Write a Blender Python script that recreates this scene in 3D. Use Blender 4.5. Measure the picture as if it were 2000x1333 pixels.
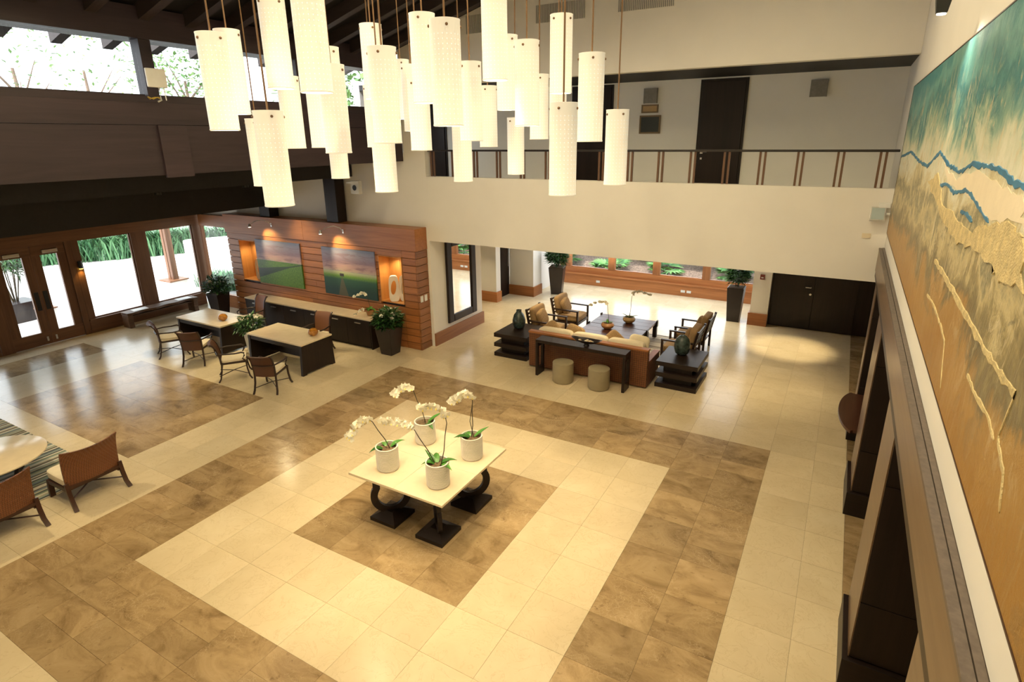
import bpy, bmesh, math, random
from math import pi, sin, cos, radians, atan2, sqrt
from mathutils import Vector, Matrix

# ------------------------------------------------------------------ scene, camera, world, sun, exposure
for o in list(bpy.data.objects): bpy.data.objects.remove(o)
SC = bpy.context.scene
COL = SC.collection
random.seed(7)
H = 5.2
cam = bpy.data.cameras.new('camera'); cam_o = bpy.data.objects.new('camera', cam); COL.objects.link(cam_o)
RT = Vector((0.8702, 0.4926, -0.0107)); DN = Vector((0.1421, -0.2719, -0.9518)); FW = Vector((-0.4717, 0.8267, -0.3066))
FW.normalize(); RT = (RT - FW * RT.dot(FW)).normalized(); DN = FW.cross(RT).normalized()
cam_o.matrix_world = Matrix(((RT.x, -DN.x, -FW.x, 0), (RT.y, -DN.y, -FW.y, 0), (RT.z, -DN.z, -FW.z, H), (0, 0, 0, 1)))
cam.sensor_width = 36; cam.lens = 1125.78 / 2000 * 36
cam.shift_x = (1000 - 1003.714) / 2000; cam.shift_y = (633.259 - 666.5) / 2000
cam.clip_start = 0.05; cam.clip_end = 300
SC.camera = cam_o
SC.view_settings.view_transform = 'Standard'; SC.view_settings.look = 'None'
SC.view_settings.gamma = 1; SC.view_settings.use_curve_mapping = False
SC.view_settings.exposure = 1.02

W = bpy.data.worlds.new('world'); SC.world = W; W.use_nodes = True
bg = W.node_tree.nodes['Background']; bg.inputs[0].default_value = (0.86, 0.94, 1.0, 1); bg.inputs[1].default_value = 2.0
sun = bpy.data.lights.new('sun', 'SUN'); sun.energy = 3.6; sun.angle = radians(2); sun.color = (1, 0.95, 0.86)
sun_o = bpy.data.objects.new('sun', sun); COL.objects.link(sun_o)
sun_o.rotation_euler = (radians(46), 0, radians(8)); sun_o.location = (-20, -5, 30)

WARM = (1.0, 0.81, 0.48)
K_PEND, K_CEIL_FILL, K_PAINT, K_UNDER, K_DESK = 18.0, 230.0, 18.0, 72.0, 130.0

# ------------------------------------------------------------------ materials
def new_mat(name):
    m = bpy.data.materials.new(name); m.use_nodes = True
    nt = m.node_tree; b = nt.nodes['Principled BSDF']
    return m, nt, b
def N(nt, t, **kw):
    n = nt.nodes.new(t)
    for k, v in kw.items(): setattr(n, k, v)
    return n
def L(nt, a, b): nt.links.new(a, b)
def ramp(nt, fac, stops, interp='LINEAR'):
    r = N(nt, 'ShaderNodeValToRGB'); r.color_ramp.interpolation = interp
    el = r.color_ramp.elements
    while len(el) < len(stops): el.new(0.5)
    for e, (p, c) in zip(el, stops): e.position = p; e.color = (*c, 1)
    if fac is not None: L(nt, fac, r.inputs[0])
    return r
def mth(nt, op, a, b=None, c=None):
    n = N(nt, 'ShaderNodeMath', operation=op)
    for i, v in enumerate((a, b, c)):
        if v is None: continue
        if isinstance(v, (int, float)): n.inputs[i].default_value = v
        else: L(nt, v, n.inputs[i])
    return n.outputs[0]
def mixc(nt, fac, a, b, mode='MIX'):
    n = N(nt, 'ShaderNodeMix', data_type='RGBA', blend_type=mode)
    if isinstance(fac, (int, float)): n.inputs[0].default_value = fac
    else: L(nt, fac, n.inputs[0])
    for i, v in ((6, a), (7, b)):
        if isinstance(v, tuple): n.inputs[i].default_value = (*v, 1)
        else: L(nt, v, n.inputs[i])
    return n.outputs[2]
def coords(nt, kind='Object', scale=(1, 1, 1), offset_random=False):
    if kind == 'World': src = N(nt, 'ShaderNodeNewGeometry').outputs['Position']
    else: src = N(nt, 'ShaderNodeTexCoord').outputs[kind]
    if offset_random:
        oi = N(nt, 'ShaderNodeObjectInfo'); geo = N(nt, 'ShaderNodeNewGeometry')
        r = mth(nt, 'ADD', mth(nt, 'MULTIPLY', oi.outputs['Random'], 37.0), mth(nt, 'MULTIPLY', geo.outputs['Random Per Island'], 53.0))
        cx = N(nt, 'ShaderNodeCombineXYZ'); L(nt, r, cx.inputs[0]); L(nt, r, cx.inputs[1]); L(nt, r, cx.inputs[2])
        va = N(nt, 'ShaderNodeVectorMath', operation='ADD'); L(nt, src, va.inputs[0]); L(nt, cx.outputs[0], va.inputs[1]); src = va.outputs[0]
    m = N(nt, 'ShaderNodeMapping'); m.inputs['Scale'].default_value = scale; L(nt, src, m.inputs[0])
    return m.outputs[0]
def noise(nt, vec, scale, detail=4, rough=0.55, dist=0.0):
    n = N(nt, 'ShaderNodeTexNoise'); n.inputs['Scale'].default_value = scale; n.inputs['Detail'].default_value = detail
    n.inputs['Roughness'].default_value = rough; n.inputs['Distortion'].default_value = dist
    L(nt, vec, n.inputs['Vector']); return n.outputs['Fac']
def bump(nt, b, h, strength, dist=0.01):
    n = N(nt, 'ShaderNodeBump'); n.inputs['Strength'].default_value = strength; n.inputs['Distance'].default_value = dist
    L(nt, h, n.inputs['Height']); L(nt, n.outputs[0], b.inputs['Normal'])
def rnd(nt):
    oi = N(nt, 'ShaderNodeObjectInfo'); geo = N(nt, 'ShaderNodeNewGeometry')
    return mth(nt, 'FRACT', mth(nt, 'ADD', oi.outputs['Random'], geo.outputs['Random Per Island']))

def plain(name, col, rough=0.5, metal=0.0, var=0.0, scale=8.0, bmp=0.0, spec=0.5, coat=0.0):
    m, nt, b = new_mat(name)
    b.inputs['Roughness'].default_value = rough; b.inputs['Metallic'].default_value = metal
    b.inputs['Specular IOR Level'].default_value = spec; b.inputs['Coat Weight'].default_value = coat
    v = coords(nt); f = noise(nt, v, scale)
    d = var if var else 0.04
    lo = tuple(max(0, c * (1 - d)) for c in col); hi = tuple(min(1, c * (1 + d)) for c in col)
    r = ramp(nt, f, [(0.3, lo), (0.7, hi)]); L(nt, r.outputs[0], b.inputs['Base Color'])
    if bmp: bump(nt, b, noise(nt, v, scale * 6, 3), bmp)
    return m
def wood(name, dark, light, axis='X', rough=0.4, grain=14.0, piece_var=0.25, spec=0.5, coat=0.0):
    m, nt, b = new_mat(name)
    sc = {'X': (0.6, grain, grain), 'Y': (grain, 0.6, grain), 'Z': (grain, grain, 0.6)}[axis]
    v = coords(nt, 'Object', sc, True)
    f = noise(nt, v, 1.0, 6, 0.6, 1.2)
    v2 = coords(nt, 'Object', tuple(s * 0.16 for s in sc), True); f2 = noise(nt, v2, 1.0, 3)
    ff = mth(nt, 'ADD', mth(nt, 'MULTIPLY', f, 0.6), mth(nt, 'MULTIPLY', f2, 0.4))
    r = ramp(nt, ff, [(0.32, dark), (0.68, light)])
    hv = N(nt, 'ShaderNodeHueSaturation')
    L(nt, r.outputs[0], hv.inputs['Color'])
    L(nt, mth(nt, 'ADD', 1 - piece_var / 2, mth(nt, 'MULTIPLY', rnd(nt), piece_var)), hv.inputs['Value'])
    L(nt, hv.outputs[0], b.inputs['Base Color'])
    b.inputs['Roughness'].default_value = rough; b.inputs['Specular IOR Level'].default_value = spec; b.inputs['Coat Weight'].default_value = coat
    bump(nt, b, f, 0.12, 0.004)
    return m
def marble(name, kind):
    m, nt, b = new_mat(name)
    v = coords(nt, 'World', (1, 1, 1), True)
    if kind == 'light':
        f = noise(nt, v, 1.6, 5, 0.6, 0.4)
        base = ramp(nt, f, [(0.25, (0.63, 0.51, 0.325)), (0.55, (0.69, 0.57, 0.375)), (0.8, (0.74, 0.63, 0.435))]).outputs[0]
        vn = noise(nt, v, 3.2, 6, 0.62, 1.6)
        vein = mth(nt, 'ABSOLUTE', mth(nt, 'SUBTRACT', vn, 0.5))
        vm = ramp(nt, vein, [(0.0, (1, 1, 1)), (0.016, (0, 0, 0))]).outputs[0]
        col = mixc(nt, mth(nt, 'MULTIPLY', vm, 0.30), base, (0.44, 0.31, 0.16))
        vv = 0.11
    else:
        sv = coords(nt, 'World', (0.8, 1.25, 1), True)
        f = noise(nt, sv, 2.1, 6, 0.66, 0.8)
        base = ramp(nt, f, [(0.28, (0.19, 0.122, 0.058)), (0.42, (0.31, 0.208, 0.103)), (0.56, (0.41, 0.285, 0.148)), (0.75, (0.50, 0.36, 0.20))]).outputs[0]
        vo = N(nt, 'ShaderNodeTexVoronoi', feature='DISTANCE_TO_EDGE'); vo.inputs['Scale'].default_value = 16
        wv = N(nt, 'ShaderNodeVectorMath', operation='ADD'); L(nt, v, wv.inputs[0])
        nz = N(nt, 'ShaderNodeTexNoise'); nz.inputs['Scale'].default_value = 6; L(nt, v, nz.inputs['Vector'])
        sc = N(nt, 'ShaderNodeVectorMath', operation='SCALE'); sc.inputs[3].default_value = 0.22; L(nt, nz.outputs['Color'], sc.inputs[0]); L(nt, sc.outputs[0], wv.inputs[1])
        L(nt, wv.outputs[0], vo.inputs['Vector'])
        em = ramp(nt, vo.outputs['Distance'], [(0.0, (1, 1, 1)), (0.05, (0, 0, 0))]).outputs[0]
        pm = ramp(nt, noise(nt, v, 1.7, 3), [(0.45, (0, 0, 0)), (0.65, (1, 1, 1))]).outputs[0]
        col = mixc(nt, mth(nt, 'MULTIPLY', mth(nt, 'MULTIPLY', em, pm), 0.55), base, (0.60, 0.46, 0.29))
        sp = ramp(nt, noise(nt, v, 11, 4, 0.7), [(0.60, (0, 0, 0)), (0.72, (1, 1, 1))]).outputs[0]
        col = mixc(nt, mth(nt, 'MULTIPLY', sp, 0.55), col, (0.15, 0.088, 0.042))
        vv = 0.26
    hv = N(nt, 'ShaderNodeHueSaturation'); L(nt, col, hv.inputs['Color'])
    L(nt, mth(nt, 'ADD', 1 - vv / 2, mth(nt, 'MULTIPLY', rnd(nt), vv)), hv.inputs['Value'])
    L(nt, hv.outputs[0], b.inputs['Base Color'])
    b.inputs['Roughness'].default_value = 0.2
    bump(nt, b, noise(nt, coords(nt, 'World'), 4.0, 2), 0.08, 0.01)
    return m
def weave(name, dark, light, scale=26.0):
    m, nt, b = new_mat(name)
    tc = coords(nt, 'Object', (scale, scale, scale)); sp = N(nt, 'ShaderNodeSeparateXYZ'); L(nt, tc, sp.inputs[0])
    h = mth(nt, 'ADD', sp.outputs[0], sp.outputs[1])
    a = mth(nt, 'ABSOLUTE', mth(nt, 'SINE', mth(nt, 'MULTIPLY', h, pi)))
    c = mth(nt, 'ABSOLUTE', mth(nt, 'SINE', mth(nt, 'MULTIPLY', sp.outputs[2], pi)))
    par = mth(nt, 'MODULO', mth(nt, 'ADD', mth(nt, 'FLOOR', h), mth(nt, 'FLOOR', sp.outputs[2])), 2.0)
    par = mth(nt, 'ABSOLUTE', par)
    hh = mth(nt, 'ADD', mth(nt, 'MULTIPLY', a, par), mth(nt, 'MULTIPLY', c, mth(nt, 'SUBTRACT', 1.0, par)))
    r = ramp(nt, hh, [(0.05, dark), (0.75, light)])
    nz = noise(nt, coords(nt), 5, 3)
    L(nt, mixc(nt, mth(nt, 'MULTIPLY', nz, 0.5), r.outputs[0], dark), b.inputs['Base Color'])
    b.inputs['Roughness'].default_value = 0.5
    bump(nt, b, hh, 0.6, 0.006)
    return m
def glass_mat(name, tint=(1, 1, 1), refl=0.06):
    m, nt, b = new_mat(name); nt.nodes.remove(b)
    out = nt.nodes['Material Output']
    tr = N(nt, 'ShaderNodeBsdfTransparent'); tr.inputs[0].default_value = (*tint, 1)
    gl = N(nt, 'ShaderNodeBsdfGlossy'); gl.inputs['Roughness'].default_value = 0.02
    lw = N(nt, 'ShaderNodeLayerWeight'); lw.inputs[0].default_value = 0.5
    fr = mth(nt, 'ADD', 0.025, mth(nt, 'MULTIPLY', mth(nt, 'POWER', lw.outputs['Facing'], 5.0), 0.6))
    mx = N(nt, 'ShaderNodeMixShader'); L(nt, fr, mx.inputs[0]); L(nt, tr.outputs[0], mx.inputs[1]); L(nt, gl.outputs[0], mx.inputs[2])
    L(nt, mx.outputs[0], out.inputs[0]); return m
def emit_mat(name, col, st):
    m, nt, b = new_mat(name)
    b.inputs['Base Color'].default_value = (*col, 1); b.inputs['Emission Color'].default_value = (*col, 1); b.inputs['Emission Strength'].default_value = st
    return m
def leaf_mat(name, c1, c2, rough=0.4):
    m, nt, b = new_mat(name)
    r = ramp(nt, rnd(nt), [(0.0, c1), (1.0, c2)]); L(nt, r.outputs[0], b.inputs['Base Color'])
    b.inputs['Roughness'].default_value = rough; b.inputs['Subsurface Weight'].default_value = 0.0
    return m
def stripes(name, cols, scale, axis):
    m, nt, b = new_mat(name)
    sp = N(nt, 'ShaderNodeSeparateXYZ'); L(nt, coords(nt, 'World'), sp.inputs[0])
    cb = N(nt, 'ShaderNodeCombineXYZ'); L(nt, mth(nt, 'MULTIPLY', sp.outputs[0 if axis == 'X' else 1], scale), cb.inputs[0])
    w = N(nt, 'ShaderNodeTexWhiteNoise', noise_dimensions='1D')
    L(nt, mth(nt, 'FLOOR', mth(nt, 'ADD', cb.outputs[0], 0.0)) if False else mth(nt, 'FLOOR', mth(nt, 'MULTIPLY', sp.outputs[0 if axis == 'X' else 1], scale)), w.inputs['W'])
    r = ramp(nt, w.outputs['Value'], [(i / len(cols), c) for i, c in enumerate(cols)], 'CONSTANT')
    L(nt, r.outputs[0], b.inputs['Base Color']); b.inputs['Roughness'].default_value = 0.95
    bump(nt, b, noise(nt, coords(nt, 'World'), 120, 2), 0.3, 0.004)
    return m
def pendant_mat():
    m, nt, b = new_mat('perforated_shade')
    sp = N(nt, 'ShaderNodeSeparateXYZ'); L(nt, coords(nt), sp.inputs[0])
    an = mth(nt, 'MULTIPLY', mth(nt, 'DIVIDE', mth(nt, 'ARCTAN2', sp.outputs[1], sp.outputs[0]), 2 * pi), 22.0)
    zz = mth(nt, 'MULTIPLY', sp.outputs[2], 26.0)
    fx = mth(nt, 'SUBTRACT', mth(nt, 'FRACT', mth(nt, 'ADD', an, 22.0)), 0.5)
    fz = mth(nt, 'SUBTRACT', mth(nt, 'FRACT', zz), 0.5)
    d = mth(nt, 'SQRT', mth(nt, 'ADD', mth(nt, 'MULTIPLY', fx, fx), mth(nt, 'MULTIPLY', fz, fz)))
    dot = mth(nt, 'LESS_THAN', d, 0.10)
    dot = mth(nt, 'MULTIPLY', dot, mth(nt, 'LESS_THAN', sp.outputs[2], 0.74))
    b.inputs['Base Color'].default_value = (0.84, 0.81, 0.72, 1); b.inputs['Roughness'].default_value = 0.45
    L(nt, mixc(nt, dot, (1.0, 0.91, 0.72), (1.0, 0.95, 0.82)), b.inputs['Emission Color'])
    L(nt, mth(nt, 'ADD', 0.15, mth(nt, 'MULTIPLY', dot, 0.40)), b.inputs['Emission Strength'])
    return m
def painting_mat():
    m, nt, b = new_mat('abstract_canvas')
    v = coords(nt, 'World'); sp = N(nt, 'ShaderNodeSeparateXYZ'); L(nt, v, sp.inputs[0])
    t = mth(nt, 'DIVIDE', mth(nt, 'SUBTRACT', sp.outputs[2], 3.68), 2.2)
    n1 = noise(nt, coords(nt, 'World', (1, 0.5, 1.0)), 1.5, 5, 0.6, 1.2)
    n2 = noise(nt, coords(nt, 'World', (1, 0.8, 0.55)), 4.0, 7, 0.72, 1.8)
    slope = mth(nt, 'MULTIPLY', mth(nt, 'SUBTRACT', sp.outputs[1], 6.0), 0.012)
    f = mth(nt, 'ADD', mth(nt, 'ADD', t, slope), mth(nt, 'ADD', mth(nt, 'MULTIPLY', mth(nt, 'SUBTRACT', n1, 0.5), 0.55), mth(nt, 'MULTIPLY', mth(nt, 'SUBTRACT', n2, 0.5), 0.30)))
    r = ramp(nt, f, [(0.0, (0.40, 0.21, 0.04)), (0.17, (0.46, 0.27, 0.075)), (0.24, (0.20, 0.16, 0.075)), (0.31, (0.36, 0.29, 0.13)), (0.36, (0.62, 0.52, 0.27)), (0.43, (0.24, 0.22, 0.12)), (0.50, (0.66, 0.57, 0.32)),
                       (0.57, (0.82, 0.80, 0.64)), (0.66, (0.66, 0.68, 0.50)), (0.72, (0.27, 0.44, 0.34)), (0.80, (0.05, 0.22, 0.24)), (0.90, (0.16, 0.40, 0.37)), (1.0, (0.05, 0.25, 0.28))])
    n3 = noise(nt, coords(nt, 'World', (1, 1.5, 0.6)), 2.6, 7, 0.78, 2.4)
    sm = ramp(nt, n3, [(0.55, (0, 0, 0)), (0.60, (1, 1, 1))]).outputs[0]
    band = ramp(nt, t, [(0.1, (0.15, 0.15, 0.15)), (0.4, (1, 1, 1)), (0.8, (1, 1, 1)), (0.97, (0.1, 0.1, 0.1))]).outputs[0]
    col = mixc(nt, mth(nt, 'MULTIPLY', mth(nt, 'MULTIPLY', sm, band), 0.75), r.outputs[0], mixc(nt, n1, (0.60, 0.42, 0.13), (0.84, 0.80, 0.62)))
    n4 = noise(nt, coords(nt, 'World', (1, 0.9, 1.6)), 1.9, 6, 0.7, 1.0)
    dk = ramp(nt, n4, [(0.58, (0, 0, 0)), (0.66, (1, 1, 1))]).outputs[0]
    lowb = ramp(nt, t, [(0.1, (0.3, 0.3, 0.3)), (0.25, (1, 1, 1)), (0.45, (1, 1, 1)), (0.6, (0, 0, 0))]).outputs[0]
    col = mixc(nt, mth(nt, 'MULTIPLY', mth(nt, 'MULTIPLY', dk, lowb), 0.8), col, (0.15, 0.13, 0.075))
    L(nt, col, b.inputs['Base Color']); b.inputs['Roughness'].default_value = 0.36
    bump(nt, b, mth(nt, 'ADD', n2, mth(nt, 'MULTIPLY', n3, 0.8)), 0.6, 0.03)
    return m
def landscape_mat(name, kind):
    m, nt, b = new_mat(name)
    g = N(nt, 'ShaderNodeTexCoord'); sp = N(nt, 'ShaderNodeSeparateXYZ'); L(nt, g.outputs['Generated'], sp.inputs[0])
    x, z = sp.outputs[0], sp.outputs[2]
    cl = noise(nt, coords(nt, 'Generated', (2.2, 1, 9)), 1.6, 5, 0.6, 0.4)
    sky = ramp(nt, mth(nt, 'ADD', z, mth(nt, 'MULTIPLY', mth(nt, 'SUBTRACT', cl, 0.5), 0.25)), [(0.5, (0.46, 0.37, 0.30)), (0.62, (0.44, 0.28, 0.29)), (0.74, (0.22, 0.15, 0.22)), (0.86, (0.24, 0.22, 0.32)), (1.0, (0.12, 0.15, 0.26))]).outputs[0]
    cm = ramp(nt, cl, [(0.52, (0, 0, 0)), (0.62, (1, 1, 1))]).outputs[0]
    sky = mixc(nt, mth(nt, 'MULTIPLY', cm, 0.6), sky, (0.18, 0.10, 0.14))
    gn = noise(nt, coords(nt, 'Generated', (60, 1, 22)), 1.0, 3)
    if kind == 1:
        field = ramp(nt, gn, [(0.3, (0.04, 0.12, 0.012)), (0.7, (0.14, 0.28, 0.035))]).outputs[0]
        # dark ditch from lower left rising to the right
        dz = mth(nt, 'ABSOLUTE', mth(nt, 'SUBTRACT', mth(nt, 'SUBTRACT', z, 0.23), mth(nt, 'MULTIPLY', x, 0.30)))
        wd = mth(nt, 'MAXIMUM', 0.012, mth(nt, 'MULTIPLY', mth(nt, 'SUBTRACT', 0.85, x), 0.13))
        dm = mth(nt, 'LESS_THAN', dz, wd)
        field = mixc(nt, mth(nt, 'MULTIPLY', dm, 0.85), field, (0.012, 0.03, 0.02)); hz = 0.545
    else:
        field = ramp(nt, mth(nt, 'ADD', z, mth(nt, 'MULTIPLY', gn, 0.05)), [(0.15, (0.012, 0.05, 0.045)), (0.38, (0.02, 0.09, 0.04)), (0.45, (0.14, 0.30, 0.03)), (0.52, (0.42, 0.46, 0.28))]).outputs[0]
        dx = mth(nt, 'ABSOLUTE', mth(nt, 'SUBTRACT', x, 0.36))
        pm = mth(nt, 'MULTIPLY', mth(nt, 'LESS_THAN', dx, mth(nt, 'MULTIPLY', mth(nt, 'SUBTRACT', 0.44, z), 0.22)), mth(nt, 'LESS_THAN', z, 0.42))
        field = mixc(nt, mth(nt, 'MULTIPLY', pm, 0.7), field, (0.12, 0.10, 0.05))
        tr = mth(nt, 'MULTIPLY', mth(nt, 'LESS_THAN', dx, 0.04), mth(nt, 'LESS_THAN', mth(nt, 'ABSOLUTE', mth(nt, 'SUBTRACT', z, 0.445)), 0.03))
        field = mixc(nt, tr, field, (0.04, 0.03, 0.03)); hz = 0.52
    ridge = mth(nt, 'ADD', hz, mth(nt, 'MULTIPLY', mth(nt, 'SUBTRACT', noise(nt, coords(nt, 'Generated', (5, 0, 0)), 1.0, 4), 0.42), 0.14))
    mt = mth(nt, 'LESS_THAN', z, ridge)
    col = mixc(nt, mth(nt, 'MULTIPLY', mt, 0.7), sky, (0.30, 0.27, 0.33))
    col = mixc(nt, mth(nt, 'LESS_THAN', z, hz), col, field)
    L(nt, col, b.inputs['Base Color']); b.inputs['Roughness'].default_value = 0.35
    return m

M = {}
M['tile_light'] = marble('marble_light', 'light'); M['tile_dark'] = marble('marble_dark', 'dark')
M['grout'] = plain('grout', (0.55, 0.45, 0.31), 0.8)
M['plaster'] = plain('cream_plaster', (0.83, 0.80, 0.745), 0.85, var=0.02, scale=1.5, bmp=0.03)
M['plaster_cool'] = plain('gallery_plaster', (0.87, 0.85, 0.80), 0.85, var=0.02, scale=1.5)
M['redwood'] = wood('redwood', (0.27, 0.092, 0.026), (0.50, 0.20, 0.066), 'X', 0.38)
M['redwood_y'] = wood('redwood_y', (0.20, 0.075, 0.026), (0.37, 0.155, 0.06), 'Y', 0.38)
M['redwood_z'] = wood('redwood_z', (0.20, 0.072, 0.024), (0.37, 0.15, 0.055), 'Z', 0.38)
M['entry_y'] = wood('entry_wood_y', (0.12, 0.05, 0.022), (0.24, 0.11, 0.05), 'Y', 0.4)
M['entry_z'] = wood('entry_wood_z', (0.11, 0.046, 0.02), (0.22, 0.10, 0.046), 'Z', 0.4)
M['beam'] = wood('dark_stained_beam', (0.020, 0.012, 0.016), (0.046, 0.027, 0.033), 'Y', 0.5, 8.0, 0.2)
M['rafter'] = wood('dark_rafter', (0.020, 0.013, 0.012), (0.050, 0.034, 0.030), 'X', 0.55, 8.0, 0.2)
M['ceiling'] = wood('dark_ceiling_board', (0.005, 0.004, 0.005), (0.012, 0.010, 0.011), 'X', 0.6, 8.0, 0.2)
M['espresso'] = wood('espresso_wood', (0.010, 0.006, 0.005), (0.024, 0.013, 0.009), 'X', 0.38, 18.0, 0.15, 0.3)
M['espresso_z'] = wood('espresso_wood_z', (0.010, 0.006, 0.005), (0.024, 0.013, 0.009), 'Z', 0.38, 18.0, 0.15, 0.3)
M['mahogany'] = wood('mahogany_counter', (0.040, 0.014, 0.008), (0.085, 0.032, 0.018), 'Y', 0.3)
M['fascia'] = wood('fascia_wood', (0.11, 0.062, 0.03), (0.20, 0.125, 0.068), 'Y', 0.3, 10, 0.1)
M['ledge'] = plain('worn_ledge', (0.14, 0.11, 0.09), 0.45, var=0.2, scale=30)
M['bench'] = wood('rustic_bench_wood', (0.07, 0.033, 0.017), (0.20, 0.11, 0.06), 'Y', 0.55, 9)
M['niche'] = wood('niche_wood', (0.46, 0.19, 0.045), (0.62, 0.30, 0.09), 'Z', 0.45)
M['stone_top'] = plain('cream_stone', (0.72, 0.60, 0.42), 0.22, var=0.05, scale=6)
M['rattan'] = weave('woven_rattan', (0.06, 0.018, 0.007), (0.25, 0.09, 0.03), 34)
M['rattan_sofa'] = weave('sofa_woven_rattan', (0.035, 0.011, 0.004), (0.24, 0.085, 0.027), 21)
M['rattan_fine'] = weave('fine_woven_rattan', (0.05, 0.018, 0.008), (0.135, 0.052, 0.022), 60)
M['rattan_rust'] = weave('rust_woven_back', (0.17, 0.06, 0.024), (0.30, 0.12, 0.05), 60)
M['chairwood'] = plain('chair_frame_wood', (0.030, 0.014, 0.009), 0.35, var=0.2)
M['brownwood'] = plain('lounge_frame_wood', (0.05, 0.018, 0.009), 0.35, var=0.2)
M['cream'] = plain('cream_cushion', (0.78, 0.68, 0.50), 0.9, var=0.04, bmp=0.1)
M['tan'] = plain('tan_upholstery', (0.40, 0.255, 0.12), 0.9, var=0.1, scale=20, bmp=0.2)
M['tan_fluffy'] = plain('tan_shaggy', (0.42, 0.27, 0.13), 1.0, var=0.3, scale=40, bmp=0.8)
M['stool'] = plain('taupe_leather', (0.33, 0.275, 0.17), 0.5, var=0.04)
M['terra'] = plain('rust_leather', (0.25, 0.085, 0.035), 0.5, var=0.1)
M['white'] = plain('white_paint', (0.80, 0.80, 0.77), 0.5)
M['ceramic'] = plain('white_ceramic', (0.80, 0.75, 0.66), 0.4)
M['chrome'] = plain('brushed_metal', (0.65, 0.63, 0.6), 0.3, 1.0)
M['bronze'] = plain('bronze_rod', (0.24, 0.14, 0.075), 0.45, 0.6)
M['blackmetal'] = plain('black_metal', (0.02, 0.02, 0.02), 0.45)
M['planter'] = plain('dark_planter', (0.020, 0.013, 0.013), 0.35, var=0.1)
M['soil'] = plain('potting_moss', (0.17, 0.11, 0.06), 1.0, var=0.5, scale=60, bmp=0.6)
M['stem'] = plain('flower_stem', (0.05, 0.035, 0.015), 0.6)
M['petal'] = plain('orchid_petal', (0.88, 0.84, 0.70), 0.6)
M['throat'] = plain('orchid_throat', (0.75, 0.60, 0.15), 0.6)
M['leaf'] = leaf_mat('orchid_leaf', (0.03, 0.12, 0.015), (0.10, 0.30, 0.04), 0.3)
M['foliage'] = leaf_mat('dark_foliage', (0.012, 0.045, 0.012), (0.05, 0.14, 0.03), 0.35)
M['garden'] = leaf_mat('garden_foliage', (0.03, 0.15, 0.04), (0.16, 0.38, 0.09), 0.45)
M['grass'] = leaf_mat('ornamental_grass', (0.025, 0.10, 0.04), (0.12, 0.28, 0.12), 0.5)
M['tree'] = leaf_mat('tree_foliage', (0.05, 0.13, 0.03), (0.22, 0.36, 0.10), 0.5)
M['bark'] = plain('bark', (0.16, 0.11, 0.08), 0.9, var=0.3, scale=12, bmp=0.4)
M['amber'] = plain('amber_glass', (0.42, 0.17, 0.018), 0.12, var=0.4, scale=20, coat=0.5)
M['vase'] = plain('dark_glazed_vase', (0.035, 0.055, 0.05), 0.25, var=0.7, scale=14, bmp=0.2)
M['bowl_tan'] = plain('tan_ceramic_bowl', (0.50, 0.33, 0.15), 0.4, var=0.1)
M['bowl_rust'] = plain('rust_ceramic_bowl', (0.36, 0.17, 0.065), 0.4, var=0.15)
M['pave'] = plain('pale_paving', (0.64, 0.62, 0.61), 0.8, var=0.08, scale=0.8)
M['mulch'] = plain('brown_gravel', (0.17, 0.12, 0.09), 1.0, var=0.6, scale=16, bmp=0.6)
M['glass'] = glass_mat('clear_glass')
M['rail_glass'] = glass_mat('rail_glass', (0.97, 0.98, 0.97))
M['mirror'] = plain('mirror_silver', (0.92, 0.92, 0.90), 0.01, 1.0)
M['shade'] = pendant_mat()
M['bulb'] = emit_mat('lamp_glow', (1.0, 0.86, 0.62), 12.0)
M['sconce_glow'] = emit_mat('amber_sconce_glow', (1.0, 0.62, 0.10), 2.5)
M['concrete'] = plain('grey_sconce_stone', (0.24, 0.225, 0.20), 0.8, var=0.1, scale=20)
M['baluster'] = plain('brown_baluster', (0.15, 0.075, 0.04), 0.4)
M['handrail'] = plain('dark_handrail', (0.02, 0.014, 0.012), 0.4)
M['grille'] = plain('grey_grille', (0.30, 0.30, 0.29), 0.5)
M['paint'] = painting_mat(); M['blue'] = plain('blue_paint', (0.04, 0.19, 0.34), 0.5, var=0.3, scale=6)
M['impasto'] = plain('gold_impasto', (0.66, 0.53, 0.26), 0.5, var=0.25, scale=14, bmp=0.9)
M['land1'] = landscape_mat('green_field_print', 1); M['land2'] = landscape_mat('field_path_print', 2)
M['rug'] = stripes('striped_rug', [(0.05, 0.055, 0.05), (0.50, 0.45, 0.33), (0.16, 0.19, 0.12), (0.33, 0.30, 0.20), (0.09, 0.07, 0.05), (0.26, 0.30, 0.25), (0.58, 0.53, 0.42), (0.12, 0.15, 0.16)], 24, 'X')
M['rug_b'] = stripes('striped_lounge_rug', [(0.62, 0.54, 0.42), (0.10, 0.08, 0.06), (0.60, 0.52, 0.40), (0.66, 0.58, 0.46), (0.30, 0.24, 0.17), (0.58, 0.50, 0.38)], 26, 'Y')
M['red'] = plain('fire_alarm_red', (0.22, 0.035, 0.025), 0.45)
M['picture_dark'] = plain('dark_picture', (0.012, 0.018, 0.016), 0.3)
M['gold'] = plain('gold_frame', (0.20, 0.13, 0.06), 0.4)
M['floodglass'] = plain('frosted_lamp_glass', (0.42, 0.50, 0.50), 0.3)
M['yellow'] = plain('yellow_cable', (0.55, 0.38, 0.05), 0.6)

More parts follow.
